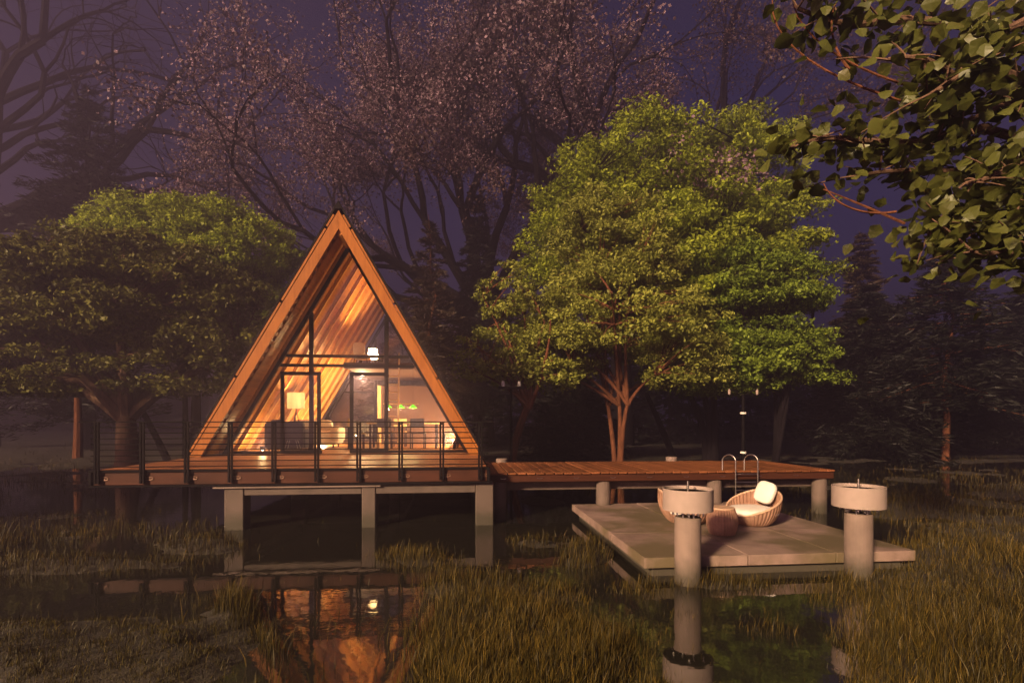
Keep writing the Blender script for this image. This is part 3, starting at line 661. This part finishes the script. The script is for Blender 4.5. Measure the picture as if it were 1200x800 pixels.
# lamps on concrete columns
def bollard(px, foot, label):
    v = G(px, foot); v.z = 0; t = empty('column_lamp', v, label, 'lamp', 'column lamps')
    mb = MB(); mb.lathe([(0, -.5), (.142, -.5), (.142, .725), (.13, .737), (0, .737)], n=32); lpart(mb, 'column', M['conc_light'], t)
    mb = MB(); mb.lathe([(.262, .815), (.268, .815), (.268, 1.05), (.262, 1.05), (.257, 1.045), (.257, .82), (.262, .815)], n=48); lpart(mb, 'lamp_shade', M['shade'], t, True)
    mb = MB(); mb.lathe([(.20, 1.002), (.257, 1.0), (.2575, 1.012), (.20, 1.012)], n=40); mb.box((-.25, -.012, .996), (.25, .012, 1.008)); mb.box((-.012, -.25, .994), (.012, .25, 1.0055)); lpart(mb, 'shade_ring', M['black'], t)
    mb = MB(); mb.tube([(0, 0, .737), (0, 0, 1.13)], .012, 10); lpart(mb, 'rod', M['steel'], t, True)
    mb = MB(); mb.lathe([(0, .81), (.24, .81), (.24, .818), (0, .818)], n=32); lpart(mb, 'base_plate', M['black'], t)
    for k in range(12):
        a = 2*math.pi*(k+.3)/12; r_ = .11 if k % 2 else .18
        mb = MB(); mb.tube([(r_*math.cos(a), r_*math.sin(a), .74 if k % 2 else .765), (r_*math.cos(a), r_*math.sin(a), .812)], .012, 8); lpart(mb, 'socket', M['steel'], t, True)
bollard(806, 683, 'white drum lamp on concrete column in front of the wicker chair')
bollard(1006, 676, 'white drum lamp on concrete column at the terrace right corner')
# wicker bowl chairs
def bowl_chair(px, py, rad, h, face, label, pillow_a):
    v = G(px, py, TZ); v.z = TZ+.002; t = empty('wicker_chair', v, label, 'chair', 'wicker bowl chairs')
    NP, NZ = 168, 14
    vs = []; fs = []
    def rim(ph): return h*(.66+.34*-math.cos(ph-face))          # low towards face, high behind
    for i in range(NZ+1):
        for k in range(NP):
            ph = 2*math.pi*k/NP; tz = i/NZ; zz = rim(ph)*tz
            r = rad*(.52+.48*math.sin(min(1, (zz/h*1.25)**.72)*math.pi/2))*(1-.07*max(0, zz/h-.75))
            r *= 1+.012*(1 if (k % 4) in (0, 1) else -1)
            vs.append((r*math.cos(ph), r*math.sin(ph), zz))
    for i in range(NZ):
        for k in range(NP): k2 = (k+1) % NP; fs.append((i*NP+k, i*NP+k2, (i+1)*NP+k2, (i+1)*NP+k))
    n0 = len(vs)                                                # inner side
    for i in range(NZ+1):
        for k in range(NP):
            a = Vector(vs[(NZ-i)*NP+k]); q_ = Vector((a.x*.94, a.y*.94, max(a.z, .05))); vs.append(tuple(q_))
    for i in range(NZ):
        for k in range(NP): k2 = (k+1) % NP; fs.append((n0+i*NP+k, n0+i*NP+k2, n0+(i+1)*NP+k2, n0+(i+1)*NP+k))
    mb = MB(); mb.add(vs, fs); lpart(mb, 'wicker_shell', M['wicker'], t)
    top = [vs[NZ*NP+k] for k in range(0, NP, 4)]; mb = MB(); mb.tube([(p[0]*.97, p[1]*.97, p[2]) for p in top+top[:1]], .017, 8, False); lpart(mb, 'rim', M['wicker_rim'], t, True)
    mb = MB(); cushion(mb, (0, 0, h*.40), (rad*1.72, rad*1.72, .16), 16, .8); lpart(mb, 'seat_cushion', M['white'], t, True)
    if pillow_a is not None:
        mb = MB(); cushion(mb, (0, 0, 0), (.34, .12, .34), 14, .6); o = lpart(mb, 'pillow', M['white'], t, True)
        o.location = (math.cos(face+math.pi+pillow_a)*rad*.62, math.sin(face+math.pi+pillow_a)*rad*.62, h*.4+.27)
        o.rotation_euler = (R(-20), R(8), face+math.pi/2+pillow_a)
M['wicker_rim'] = plain('wicker_rim', (.42, .27, .18), .6, 0, .25, 30, .4)
bowl_chair(882, 614, .40, .50, R(200), 'wicker bowl chair with white upright pillow right of the wicker side table', -.1)
bowl_chair(804, 612, .42, .50, R(-15), 'wicker bowl chair partly hidden behind the column lamp', None)
v = G(846, 625, TZ); v.z = TZ+.002; t = empty('wicker_table', v, 'barrel shaped ribbed wicker side table between the bowl chairs', 'table')
vs = []; fs = []; NP = 128; NZ = 10
for i in range(NZ+1):
    for k in range(NP):
        ph = 2*math.pi*k/NP; s = i/NZ; r = .165+.04*math.sin(s*math.pi); r *= 1+(.022 if (k % 4) in (0, 1) else -.022); vs.append((r*math.cos(ph), r*math.sin(ph), .35*s))
for i in range(NZ):
    for k in range(NP): k2 = (k+1) % NP; fs.append((i*NP+k, i*NP+k2, (i+1)*NP+k2, (i+1)*NP+k))
mb = MB(); mb.add(vs, fs); lpart(mb, 'wicker_shell', M['wicker'], t)
mb = MB(); mb.lathe([(.168, .345), (.172, .358), (.165, .368), (0, .368)], n=32); lpart(mb, 'top', M['wicker_rim'], t)

# ------------------------------------------------------------------ poles behind the boardwalk
gh = lambda x, y: float(height(np.array([x]), np.array([y]))[0])
v = A(599, 16.5); v.z = gh(v.x, v.y); t = empty('utility_pole', v, 'slim dark pole with crossarm and two white insulators behind the boardwalk', 'pole')
zt_ = EYE+(HZ-446)/F*16.5-v.z
mb = MB(); mb.tube([(0, 0, -.1), (0, 0, zt_)], [.05, .038], 10); lpart(mb, 'pole', M['bark_dark'], t, True)
mb = MB(); mb.cbox((-.42, -.085, zt_-.28), (.42, -.042, zt_-.19), .008); lpart(mb, 'crossarm', M['bark_dark'], t)
for x in (-.26, .26): mb = MB(); mb.lathe([(0, 0), (.05, 0), (.06, .06), (.05, .15), (.03, .17), (0, .17)], (x, -.063, zt_-.19), 14); lpart(mb, 'insulator', M['white'], t, True)
v = A(871, 13.3); v.z = gh(v.x, v.y); t = empty('lamp_post', v, 'dark lamp post with white bands and two arms behind the boardwalk', 'lamp post')
zt_ = EYE+(HZ-462)/F*13.3-v.z
mb = MB(); mb.tube([(0, 0, -.1), (0, 0, zt_)], [.045, .04], 10); lpart(mb, 'post', M['black'], t, True)
for py in (485, 531): z = EYE+(HZ-py)/F*13.3-v.z; mb = MB(); mb.lathe([(.046, z), (.075, z), (.075, z+.05), (.046, z+.05)], n=16); lpart(mb, 'band', M['white'], t)
for s in (-1, 1):
    mb = MB(); mb.tube([(0, 0, zt_-.03), (s*.12, 0, zt_+.02), (s*.25, 0, zt_+.09), (s*.38, 0, zt_+.12)], .014, 8); lpart(mb, 'arm', M['black'], t, True)
    mb = MB(); mb.lathe([(0, zt_-.02), (.03, zt_), (.035, zt_+.1), (0, zt_+.15)], (s*.38, 0, 0), 12); lpart(mb, 'lamp_head', M['shade'], t, True)

# ------------------------------------------------------------------ trees
def quads_from(c, u, w):
    n = len(c); v = np.empty((n, 4, 3)); v[:, 0] = c-u; v[:, 1] = c+w; v[:, 2] = c+u; v[:, 3] = c-w
    return v.reshape(-1, 3), np.arange(n*4).reshape(n, 4)
def unit(a): return a/np.maximum(np.linalg.norm(a, axis=1, keepdims=True), 1e-9)
def bez(p0, p1, p2, n):
    ts = np.linspace(0, 1, n); return [Vector(p0)*(1-s)**2+Vector(p1)*2*s*(1-s)+Vector(p2)*s*s for s in ts]
def leaf_clumps(name, clumps, per, size, mat, parent, r, up=.55, aspect=.5, droop=.3):
    """leaves of every clump: (x,y,z,a,flat)"""
    cs = []; ns = []; tn = []
    for (x, y, z, a, fl) in clumps:
        n = int(per*a*a)+6
        d = unit(r.normal(size=(n, 3))); rad = r.uniform(.25, 1, n)**.5
        p = d*rad[:, None]*np.array([a, a, a*fl]); p[:, 2] -= droop*a*(np.hypot(p[:, 0], p[:, 1])/a)**2*.5
        # ragged outline: leaves gather on short sprays
        k = max(4, n//9); seeds = p[r.integers(0, n, k)]; p = seeds[r.integers(0, k, n)]*.8+p*.2+r.normal(0, .05*a+.03, (n, 3))
        cs.append(p+np.array([x, y, z])); nn = d*.5+np.array([0, 0, up])+r.normal(0, .35, (n, 3)); ns.append(nn)
        base = r.uniform(.25, .75); tn.append(np.clip(base+r.normal(0, .2, n), 0, 1))
    c = np.concatenate(cs); nrm = unit(np.concatenate(ns)); tn = np.concatenate(tn); n = len(c)
    u = unit(np.cross(nrm, r.normal(size=(n, 3)))); w_ = np.cross(nrm, u); s = size*r.uniform(.6, 1.3, n)[:, None]
    v, q = quads_from(c, u*s*.5, w_*s*.5*aspect)
    o = link(name, np_mesh(name, v, q, mat, np.repeat(tn, 4)), parent); return o
def broadleaf(name, label, px, d, trunkspec, lobes, nclump, csize, per, leaf, mat, barkm, seed, flat=.38, cat='tree', base=None, wl=None, stems=1):
    """lobes: list of (px,py,rx_px,ry_px, depth offset) ellipsoids in the photo at depth d"""
    r = np.random.default_rng(seed); base = A(px, d) if base is None else Vector(base); base.z = gh(base.x, base.y)-.05
    t = empty(name, base, label, cat); sc = d/F
    L = [(np.array(Vector(c)-base), np.array(e_)) for c, e_ in (wl or [])]
    for (a, b_, rx, ry, dd) in lobes:
        c = W(a, b_, d+dd); L.append((np.array(c-base), np.array([rx*sc, rx*sc*.85, ry*sc])))
    vol = np.array([l[1].prod()**(2/3) for l in L]); vol = vol/vol.sum()
    clumps = []
    for _ in range(nclump):
        c, e_ = L[r.choice(len(L), p=vol)]; dr = r.normal(size=3); dr /= np.linalg.norm(dr)
        if dr[2] < -.35: dr[2] *= .4
        q_ = c+dr*e_*r.uniform(.35, 1)**.45; a = csize*r.uniform(.6, 1.35); clumps.append((*q_, a, flat*r.uniform(.7, 1.3)))
    r0, h0 = trunkspec
    mb = MB(); mains = []
    for s in range(stems):
        sx, sy = (r.uniform(-.25, .25), r.uniform(-.2, .2)) if stems > 1 else (0, 0); rr = r0/(stems**.4)
        tgt = np.mean([l[0] for l in L], 0); top = Vector((sx*4+tgt[0]*.25, sy*4+tgt[1]*.25, h0))
        pts = bez((sx, sy, -.2), (sx*1.2+r.uniform(-.12, .12), sy*1.2, h0*.5), top, 8); rad = [rr*(1.35-.35*min(1, i/2))*(1-.35*i/7) for i in range(8)]
        mb.tube(pts, rad, 12); nm = max(2, 7//stems)
        order = r.permutation(len(clumps))[:nm+2]
        for i in order:
            c = Vector(clumps[i][:3]); mid = top*.5+c*.5+Vector((0, 0, .5*r.uniform(0, 1)))-Vector((c.x-top.x, c.y-top.y, 0))*.12
            bp = bez(top-Vector((0, 0, .1)), mid, c, 8); rb = [rr*.6*(1-.85*k/7)+.01 for k in range(8)]
            mb.tube(bp, rb, 8); mains += bp
        # a leader that climbs through the crown
        c = Vector(tgt)+Vector((sx*6, sy*6, L[0][1][2]*.55)); bp = bez(top-Vector((0, 0, .1)), top*.4+c*.6+Vector((r.uniform(-.4, .4), 0, 0)), c, 8)
        mb.tube(bp, [rr*.62*(1-.85*k/7)+.01 for k in range(8)], 8); mains += bp
    marr = np.array([tuple(p) for p in mains])
    for (x, y, z_, a, fl) in clumps:
        c = np.array([x, y, z_]); dd = np.linalg.norm(marr-c, axis=1)+np.maximum(0, marr[:, 2]-c[2])*.8; p0 = Vector(marr[dd.argmin()]); c = Vector(c)
        mb.tube(bez(p0, (p0+c)/2+Vector((0, 0, .2)), c, 4), [.035, .026, .018, .008], 4, False)
    lpart(mb, 'trunk', barkm, t, True)
    leaf_clumps('crown', clumps, per, leaf, mat, t, r); return t
broadleaf('tree', 'tall lime green tree with the largest rounded crown, behind the boardwalk', 832, 24.5, (.30, 3.4),
          [(770, 250, 140, 110, 0), (850, 235, 105, 105, .8), (700, 300, 90, 95, -.3), (800, 330, 150, 120, 0)], 620, 1.05, 260, .19, M['leaf_lime'], M['bark_dark'], 21, .32, stems=3)
broadleaf('tree', 'olive leaved multi-stemmed tree with orange trunk in front of the largest crown', 725, 19.5, (.17, 2.7),
          [(720, 300, 75, 85, 0), (725, 385, 115, 70, -.2), (650, 420, 65, 55, 0), (790, 430, 55, 50, 0)], 420, .66, 480, .14, M['leaf_olive'], M['bark_red'], 22, .45, stems=3)
broadleaf('tree', 'green tree with layered lower crown at the right of the largest crown', 905, 21.5, (.17, 3.0),
          [(880, 345, 85, 65, 0), (885, 420, 75, 55, -.2), (840, 440, 70, 45, -.4), (935, 430, 35, 45, 0)], 430, .78, 420, .155, M['leaf_green'], M['bark_dark'], 23, .3, stems=3)
broadleaf('tree', 'slender olive tree with sparse crown beside the cabin roof', 594, 18.5, (.15, 2.6),
          [(600, 350, 38, 45, 0), (590, 425, 55, 55, 0), (640, 440, 38, 40, 0)], 150, .45, 400, .15, M['leaf_olive'], M['bark_red'], 24, .5, stems=2)
broadleaf('tree', 'dark spreading tree with thick trunk left of the cabin', 152, 19.0, (.46, 2.1),
          [(120, 365, 150, 85, 0), (20, 380, 100, 80, 0), (240, 390, 95, 80, .4), (150, 330, 150, 60, .5), (50, 440, 100, 42, -.3), (225, 440, 85, 42, 0)], 620, .78, 300, .175, M['leaf_dark'], M['bark'], 25, .3)
broadleaf('tree', 'lime green rounded tree rising behind the dark spreading tree', 230, 25.0, (.28, 3.5),
          [(190, 295, 95, 60, 0), (262, 300, 88, 66, 0), (240, 370, 95, 70, 0)], 420, .9, 310, .18, M['leaf_lime'], M['bark_dark'], 26, .42)

# a tree outside the frame at the left: its crown shades the left tree
broadleaf('tree', 'broad tree standing out of view far left of the cabin', 0, 18, (.35, 3.0), [], 150, 1.2, 90, .36, M['leaf_dark'], M['bark'], 28, .45, base=(-24, 3, 0),
          wl=[((-24, 3, 6.5), (4.5, 5., 3.2)), ((-21, 1, 6.), (3.5, 3.5, 2.5))])
# conifers
def conifer(name, label, px, d, top_py, width_px, seed, mat, barkm, bare=.12, sparse=1., z0=None):
    r = np.random.default_rng(seed); base = A(px, d); base.z = gh(base.x, base.y)-.05
    t = empty(name, base, label, 'tree') if name else None
    H = EYE+(HZ-top_py)/F*d-base.z; RW = width_px/2*d/F
    mb = MB(); mb.tube([(r.normal(0, .03)*i, r.normal(0, .03)*i, H*i/9-.1) for i in range(10)], [max(.015, H*.016*(1-i/9.3)) for i in range(10)], 8)
    C_s = []; U_ = []; Wd = []
    zz = H*bare
    while zz < H*.985:
        s = (zz/H-bare)/(1-bare); ln = RW*(1-s)**.75*min(1, .55+s*3); nbr = int((5+2*(1-s))*sparse)+2; a0 = r.uniform(0, 6.28)
        for k in range(nbr):
            a = a0+6.283*k/nbr+r.normal(0, .25); l = ln*r.uniform(.55, 1.2)+.1; rise = r.uniform(-.28, .22); dv = np.array([math.cos(a), math.sin(a), rise])
            p0 = np.array([0, 0, zz]); m_ = int(l*(26 if name == '' else 42)*sparse)+10; tt = r.uniform(.12, 1, m_)**.8
            droop = -.22*l*tt**2+.12*l*tt**4; pp = p0+dv*(l*tt)[:, None]; pp[:, 2] += droop
            side = np.array([-dv[1], dv[0], 0]); sw = r.normal(0, .22, m_)*l*(1.1-tt); pp += side*sw[:, None]; pp[:, 2] += r.normal(0, .05*l, m_)
            C_s.append(pp); uu = dv*r.uniform(.4, 1, m_)[:, None]+side*(np.sign(sw)*r.uniform(.2, .9, m_))[:, None]+r.normal(0, .25, (m_, 3)); U_.append(uu)
            if k % 3 == 0: mb.tube([tuple(p0), tuple(p0+dv*l*.5+np.array([0, 0, -.055*l])), tuple(p0+dv*l*.95+np.array([0, 0, -.1*l]))], [.03, .02, .006], 4, False)
        zz += max(.16, H*.028)*r.uniform(.7, 1.3)
    c = np.concatenate(C_s); u = unit(np.concatenate(U_)); n = len(c); w_ = unit(np.cross(u, r.normal(size=(n, 3)))+1e-6)
    s = r.uniform(.6, 1.3, n)[:, None]*(.16+.008*d+(.35 if t is None else 0))
    v, q = quads_from(c, u*s*.62, w_*s*(.16 if t is None else .095)); tn = np.clip(r.normal(.4, .25, n), 0, 1)
    if t is None: return mb, v+np.array(base), q, tn, base
    lpart(mb, 'trunk', barkm, t, True); link('crown', np_mesh('crown', v, q, mat, np.repeat(tn, 4)), t); return t
conifer('conifer', 'dark bushy conifer standing above the left trees in the haze', 105, 32, 98, 260, 31, M['needle'], M['bark_dark'], .1)
conifer('conifer', 'dim brownish pine right behind the cabin roof', 506, 30, 252, 105, 32, M['needle_red'], M['bark_red'], .25, .7)
conifer('conifer', 'dark pine between the cabin and the slender olive tree', 560, 33, 225, 110, 33, M['needle'], M['bark_dark'], .15)
conifer('conifer', 'low dark fir under the olive multi-stemmed tree', 668, 26, 415, 150, 34, M['needle'], M['bark_dark'], .05)
conifer('conifer', 'pine with bare red trunk at the right edge of the clearing', 1108, 23, 285, 230, 35, M['needle'], M['bark_red'], .28, .9)
conifer('conifer', 'dark bushy fir right of the green layered tree', 1018, 25, 330, 190, 36, M['needle'], M['bark_dark'], .05)
conifer('conifer', 'dim brownish conifer behind the fir at the right', 1010, 31, 270, 120, 37, M['needle_red'], M['bark_dark'], .08)
conifer('conifer', 'dark fir cut by the right edge of the photograph', 1205, 26, 320, 200, 38, M['needle'], M['bark_dark'], .06)
conifer('conifer', 'dark fir left of the red trunked pine, low behind the terrace lamp', 1062, 28, 400, 130, 39, M['needle'], M['bark_dark'], .04)
# far wood as one mass
vv = []; qq = []; tn_ = []; mbs = MB(); off = 0; r = np.random.default_rng(50)
for i in range(46):
    d = r.uniform(40, 58); px = -160+1520*(i+.5)/46+r.uniform(-12, 12); top = r.uniform(330, 420)
    if px < 430: d = r.uniform(85, 120); top = r.uniform(380, 430)
    mb, v, q, tn, base = conifer('', '', px, d, top, r.uniform(90, 140), 100+i, None, None, .04, .14)
    vv.append(v); qq.append(q+off); tn_.append(np.repeat(tn, 4)); off += len(v)
    mbs.add([Vector(p)+base for p in mb.v], mb.f)
fw_ = link('far_wood', np_mesh('far_wood', np.concatenate(vv), np.concatenate(qq), M['needle'], np.concatenate(tn_)))
tag(fw_, 'dark conifer wood closing the clearing in the distance', 'woods', kind='stuff')
o = mbs.build('far_wood_trunks', M['bark_dark']); o.location = (0, 0, 0); o.parent = fw_; o['kind'] = 'stuff'

# bare and blossoming trees
def bare_tree(label, px, d, H, r0, seed, spread, leaf_mat, nleaf, leaf, clear=.25, lean=(0, 0), depth=6, name='tree', dirs=None):
    r = np.random.default_rng(seed); base = A(px, d); base.z = gh(base.x, base.y)-.05
    t = empty(name, base, label, 'tree'); mb = MB(); tips = []
    def grow(p, dv, l, rad, k):
        n = 4; pts = [p]; q_ = p; dd = dv
        for i in range(n):
            dd = (dd+Vector(r.normal(0, .16, 3))+Vector((0, 0, .05 if k < 3 else .0))).normalized(); q_ = q_+dd*l/n; pts.append(q_)
        r1 = rad*.66; mb.tube(pts, [rad+(r1-rad)*i/n for i in range(n+1)], 9 if k < 2 else (6 if k < 4 else 3), False)
        if k >= 3: tips.extend((tuple(x), k) for x in pts[1:])
        if k >= depth: return
        nc = 3 if (k >= 1 and r.uniform() < .62) else 2
        for i in range(nc):
            ax = dd.orthogonal().normalized(); ax.rotate(Matrix.Rotation(r.uniform(0, 6.283), 3, dd))
            nd = (dd+ax*r.uniform(.45, .95)*spread+Vector((0, 0, -.05 if k > 2 else .05))).normalized()
            s = 1 if i == 0 else r.uniform(.45, 1)
            at_ = pts[-1] if (i == 0 or r.uniform() < .5) else pts[int(r.integers(2, n))]
            grow(at_, nd, l*r.uniform(.68, .86)*(.75+.25*s), r1*(.92 if i == 0 else .66), k+1)
    top = Vector((lean[0]*.5, lean[1]*.5, H*clear))
    mb.tube(bez((0, 0, -.2), (lean[0]*.1, 0, H*clear*.5), top, 8), [r0*(1.3-.3*min(1, i/2)) for i in range(8)], 12)
    nm = 5
    for i in range(nm if dirs is None else len(dirs)):
        if dirs is None:
            a = 6.283*i/nm+r.uniform(-.3, .3); dv = Vector((math.cos(a)*spread*.85, math.sin(a)*spread*.7, r.uniform(.6, 1.2)))
        else: dv = Vector(dirs[i])
        grow(top-Vector((0, 0, .2)), dv.normalized(), H*.25*r.uniform(.85, 1.1), r0*.62, 1)
    grow(top-Vector((0, 0, .2)), Vector((lean[0]*.05, 0, 1)), H*.25, r0*.8, 1)
    lpart(mb, 'trunk', M['bark_dark'], t, True)
    if nleaf:
        T = np.array([x for x, k in tips if k >= 4]); p = T[r.integers(0, len(T), nleaf)]+r.normal(0, .32, (nleaf, 3))
        nn = unit(r.normal(size=(nleaf, 3))); u = unit(np.cross(nn, r.normal(size=(nleaf, 3)))); w_ = np.cross(nn, u); s = leaf*r.uniform(.5, 1.3, nleaf)[:, None]
        v, q = quads_from(p, u*s*.5, w_*s*.38); tn = np.clip(r.normal(.45, .28, nleaf), 0, 1)
        link('crown', np_mesh('crown', v, q, leaf_mat, np.repeat(tn, 4)), t)
    return t
bare_tree('huge pale pink blossoming tree towering behind the cabin roof', 568, 36, 28, .6, 64, .95, M['blossom'], 125000, .16, .34,
          dirs=[(-1, -.2, .35), (-1, -.3, .75), (-.9, .4, .55), (.8, .3, .5), (-.5, -.6, 1.0), (.7, -.4, .8), (-1.1, .1, .12), (.2, .2, 1.1), (1, .1, .25)])
bare_tree('tall dark budding tree with twin stems above the lime crown', 728, 38, 31, .75, 62, .8, M['twig_leaf'], 70000, .155, .52,
          dirs=[(-.8, -.2, .6), (.8, .3, .55), (.25, .3, 1.2), (-.3, -.2, 1.3), (1.0, -.2, .3), (-.5, .5, .8)])
bare_tree('bare hazy tree with long branches at the upper left', -25, 34, 30, .85, 63, .9, None, 0, 0, .50,
          dirs=[(1, -.1, .35), (.9, .3, .8), (.5, -.4, 1.1), (-.6, .2, .9), (1., .2, .05), (.2, .5, 1.2)])
# bare trunks below the crowns
def stem(label, pts, r0, mat, name='dead_tree'):
    base = Vector(pts[0]); mb = MB(base); mb.tube(pts, [r0*(1-.35*i/(len(pts)-1)) for i in range(len(pts))], 9); o = mb.build(name, mat, None, True); return tag(o, label, 'tree')
def stem_px(label, d, px0, px1, top_py, r0, mat):
    a = A(px0, d); a.z = gh(a.x, a.y)-.1; b_ = W(px1, top_py, d); return stem(label, bez(a, (a+b_)/2+Vector((.06, 0, 0)), b_, 6), r0, mat)
stem_px('pale reddish dead trunk at the far left of the cabin deck', 24, 91, 91, 466, .21, M['bark_red'])
stem_px('leaning dark trunk between the thick trunk and the cabin', 22, 199, 165, 478, .16, M['bark_dark'])
stem_px('thin upright dark trunk close left of the cabin roof', 21, 217, 216, 440, .13, M['bark_dark'])
stem_px('leaning dark trunk right of the olive tree stems', 25, 790, 757, 460, .17, M['bark_dark'])
stem_px('slim leaning trunk at the right below the green layered tree', 21, 908, 927, 440, .09, M['bark_dark'])

# ------------------------------------------------------------------ large-leaved tree reaching in at the upper right
fb = A(1560, 4.6); fb.z = gh(fb.x, fb.y)-.05
ft = empty('tree', fb, 'large-leaved tree hanging its near branches into the upper right corner', 'tree')
def rloc(px, py, d): return W(px, py, d)-fb
mb = MB(); crotch = Vector((0, 0, 3.1)); mb.tube(bez((0, 0, -.3), (.05, .05, 1.6), crotch, 9), [.22, .2, .18, .17, .165, .16, .155, .15, .14], 12); lpart(mb, 'trunk', M['bark'], ft, True)
r = np.random.default_rng(77); LEAFPOS = []
brs = [[(1330, 190, 4.4), (1150, 150, 4.1), (1010, 165, 3.9), (925, 175, 3.8)], [(1330, 40, 4.4), (1130, 30, 4.0), (1000, 30, 3.8), (935, 10, 3.7)],
       [(1330, 260, 4.3), (1190, 250, 4.0), (1120, 250, 3.9), (1090, 270, 3.8)], [(1350, 120, 4.2), (1210, 100, 3.9), (1120, 90, 3.7), (1040, 70, 3.6)],
       [(1350, 210, 4.6), (1200, 200, 4.3), (1100, 200, 4.1), (1010, 205, 4.0)], [(1340, 290, 4.2), (1250, 290, 3.9), (1190, 285, 3.7), (1140, 295, 3.6)],
       [(1350, 0, 4.1), (1230, 10, 3.8), (1150, 50, 3.6), (1090, 110, 3.55)], [(1350, 170, 4.0), (1240, 170, 3.8), (1180, 200, 3.65), (1130, 215, 3.6)], [(1360, 60, 4.3), (1260, 70, 4.1), (1190, 120, 4.0), (1100, 160, 3.9)], [(1360, 230, 4.1), (1250, 240, 3.9), (1200, 250, 3.8), (1150, 270, 3.7)]]
for i, bpts in enumerate(brs):
    pts = [crotch+Vector((0, 0, -.2-.1*(i % 3)))]+[rloc(*p) for p in bpts]; full = []
    for a, b_ in zip(pts[:-1], pts[1:]): full += bez(a, (a+b_)/2+Vector(r.normal(0, .05, 3)), b_, 5)[:-1]
    full.append(pts[-1]); n = len(full); mb = MB(); mb.tube(full, [.05*(1-.9*k/n)+.005 for k in range(n)], 7, False)
    for k in range(7, n):
        for _ in range(2):
            e_ = full[k]+Vector((r.normal(0, .16), r.normal(0, .16), r.normal(0, .13))); mb.tube(bez(full[k], (full[k]+e_)/2+Vector((0, 0, .03)), e_, 4), [.008, .006, .005, .003], 4, False); LEAFPOS.append((e_, full[min(k+1, n-1)]-full[k-1])); LEAFPOS.append(((full[k]+e_)/2, e_-full[k]))
    lpart(mb, 'branch', M['bark'], ft, True)
# bare reddish twigs that bow down at the branch tips
for px in ((905, 0, 900, 60, 985, 100, 1095, 130), (930, -5, 925, 40, 1000, 90, 1110, 112), (985, -5, 960, 30, 985, 75, 1000, 85), (965, 215, 975, 240, 1010, 255, 1050, 248), (965, 222, 990, 232, 1010, 240, 1060, 262)):
    cp = [rloc(px[i], px[i+1], 3.75) for i in range(0, 8, 2)]; pts = [cp[0]*(1-s)**3+cp[1]*3*s*(1-s)**2+cp[2]*3*s*s*(1-s)+cp[3]*s**3 for s in np.linspace(0, 1, 12)]
    mb = MB(); mb.tube(pts, [.004+.006*k/11 for k in range(12)], 5, False); lpart(mb, 'twig', M['bark_red'], ft, True)
def leaf_mesh(k):
    rr = np.random.default_rng(k); n = 7; vs = []; fs = []
    outline = [.02, .30, .46, .50, .44, .30, .02]
    for i in range(n):
        x = i/(n-1)*1.05; hw = outline[i]*(1+rr.normal(0, .08)); zc = -.22*(x-.3)**2
        vs += [(x, -hw, zc+.12*hw+rr.normal(0, .015)), (x, 0, zc), (x, hw, zc+.12*hw+rr.normal(0, .015))]
    for i in range(n-1):
        a = i*3; fs += [(a, a+3, a+4, a+1), (a+1, a+4, a+5, a+2)]
    vs += [(-.35, 0, .05), (-.35, .015, .05), (0.02, .015, .0)]; m0 = n*3; fs.append((m0, 1, m0+2, m0+1))
    me = bpy.data.meshes.new('leaf'); me.from_pydata(vs, [], fs); me.materials.append(M['large_leaf']); me.shade_smooth(); return me
LM = [leaf_mesh(k) for k in range(5)]
r.shuffle(LEAFPOS)
for i in range(560 if False else 300):
    p, dv = LEAFPOS[i % len(LEAFPOS)]; p = Vector(p)+Vector(r.normal(0, .05, 3)); dv = Vector(dv)
    o = link('leaf', LM[int(r.integers(0, 5))], ft, p); yaw = math.atan2(dv.y, dv.x)+r.normal(0, .9)
    o.rotation_euler = (r.normal(0, .5)+.55, r.normal(.25, .45), yaw); s = r.uniform(.085, .15); o.scale = (s, s*r.uniform(.75, 1.1), s)
# the leaves past the largest 300, joined
vs = []; fs = []
src = [v.co.copy() for v in LM[0].vertices]; sf = [tuple(p.vertices) for p in LM[0].polygons]
for i in range(1600):
    p, dv = LEAFPOS[(i*7+3) % len(LEAFPOS)]; p = Vector(p)+Vector(r.normal(0, .13, 3)); s = r.uniform(.07, .12)
    mt = Matrix.LocRotScale(p, Euler((r.normal(0, .6)+.5, r.normal(.25, .5), r.uniform(0, 6.28))), Vector((s, s, s))); n = len(vs)
    vs += [mt @ c for c in src]; fs += [tuple(a+n for a in f) for f in sf]
me = bpy.data.meshes.new('small_leaves'); me.from_pydata(vs, [], fs); me.materials.append(M['large_leaf']); o = link('small_leaves', me, ft); o['kind'] = 'stuff'

# ------------------------------------------------------------------ evening haze
mb = MB(); mb.box((-152, -6, -1.6), (152, 222, 36)); hz = mb.build('haze', M['black']); hz.location = (0, 0, 0)
m = bpy.data.materials.new('haze'); m.use_nodes = True; t = m.node_tree; t.nodes.clear()
pv = node(t, 'ShaderNodeVolumePrincipled'); pv.inputs['Color'].default_value = (.78, .60, .96, 1); pv.inputs['Density'].default_value = .0145; pv.inputs['Anisotropy'].default_value = .78
ou = node(t, 'ShaderNodeOutputMaterial'); t.links.new(pv.outputs[0], ou.inputs['Volume'])
hz.data.materials.clear(); hz.data.materials.append(m); tag(hz, 'thin violet evening haze', kind='stuff')
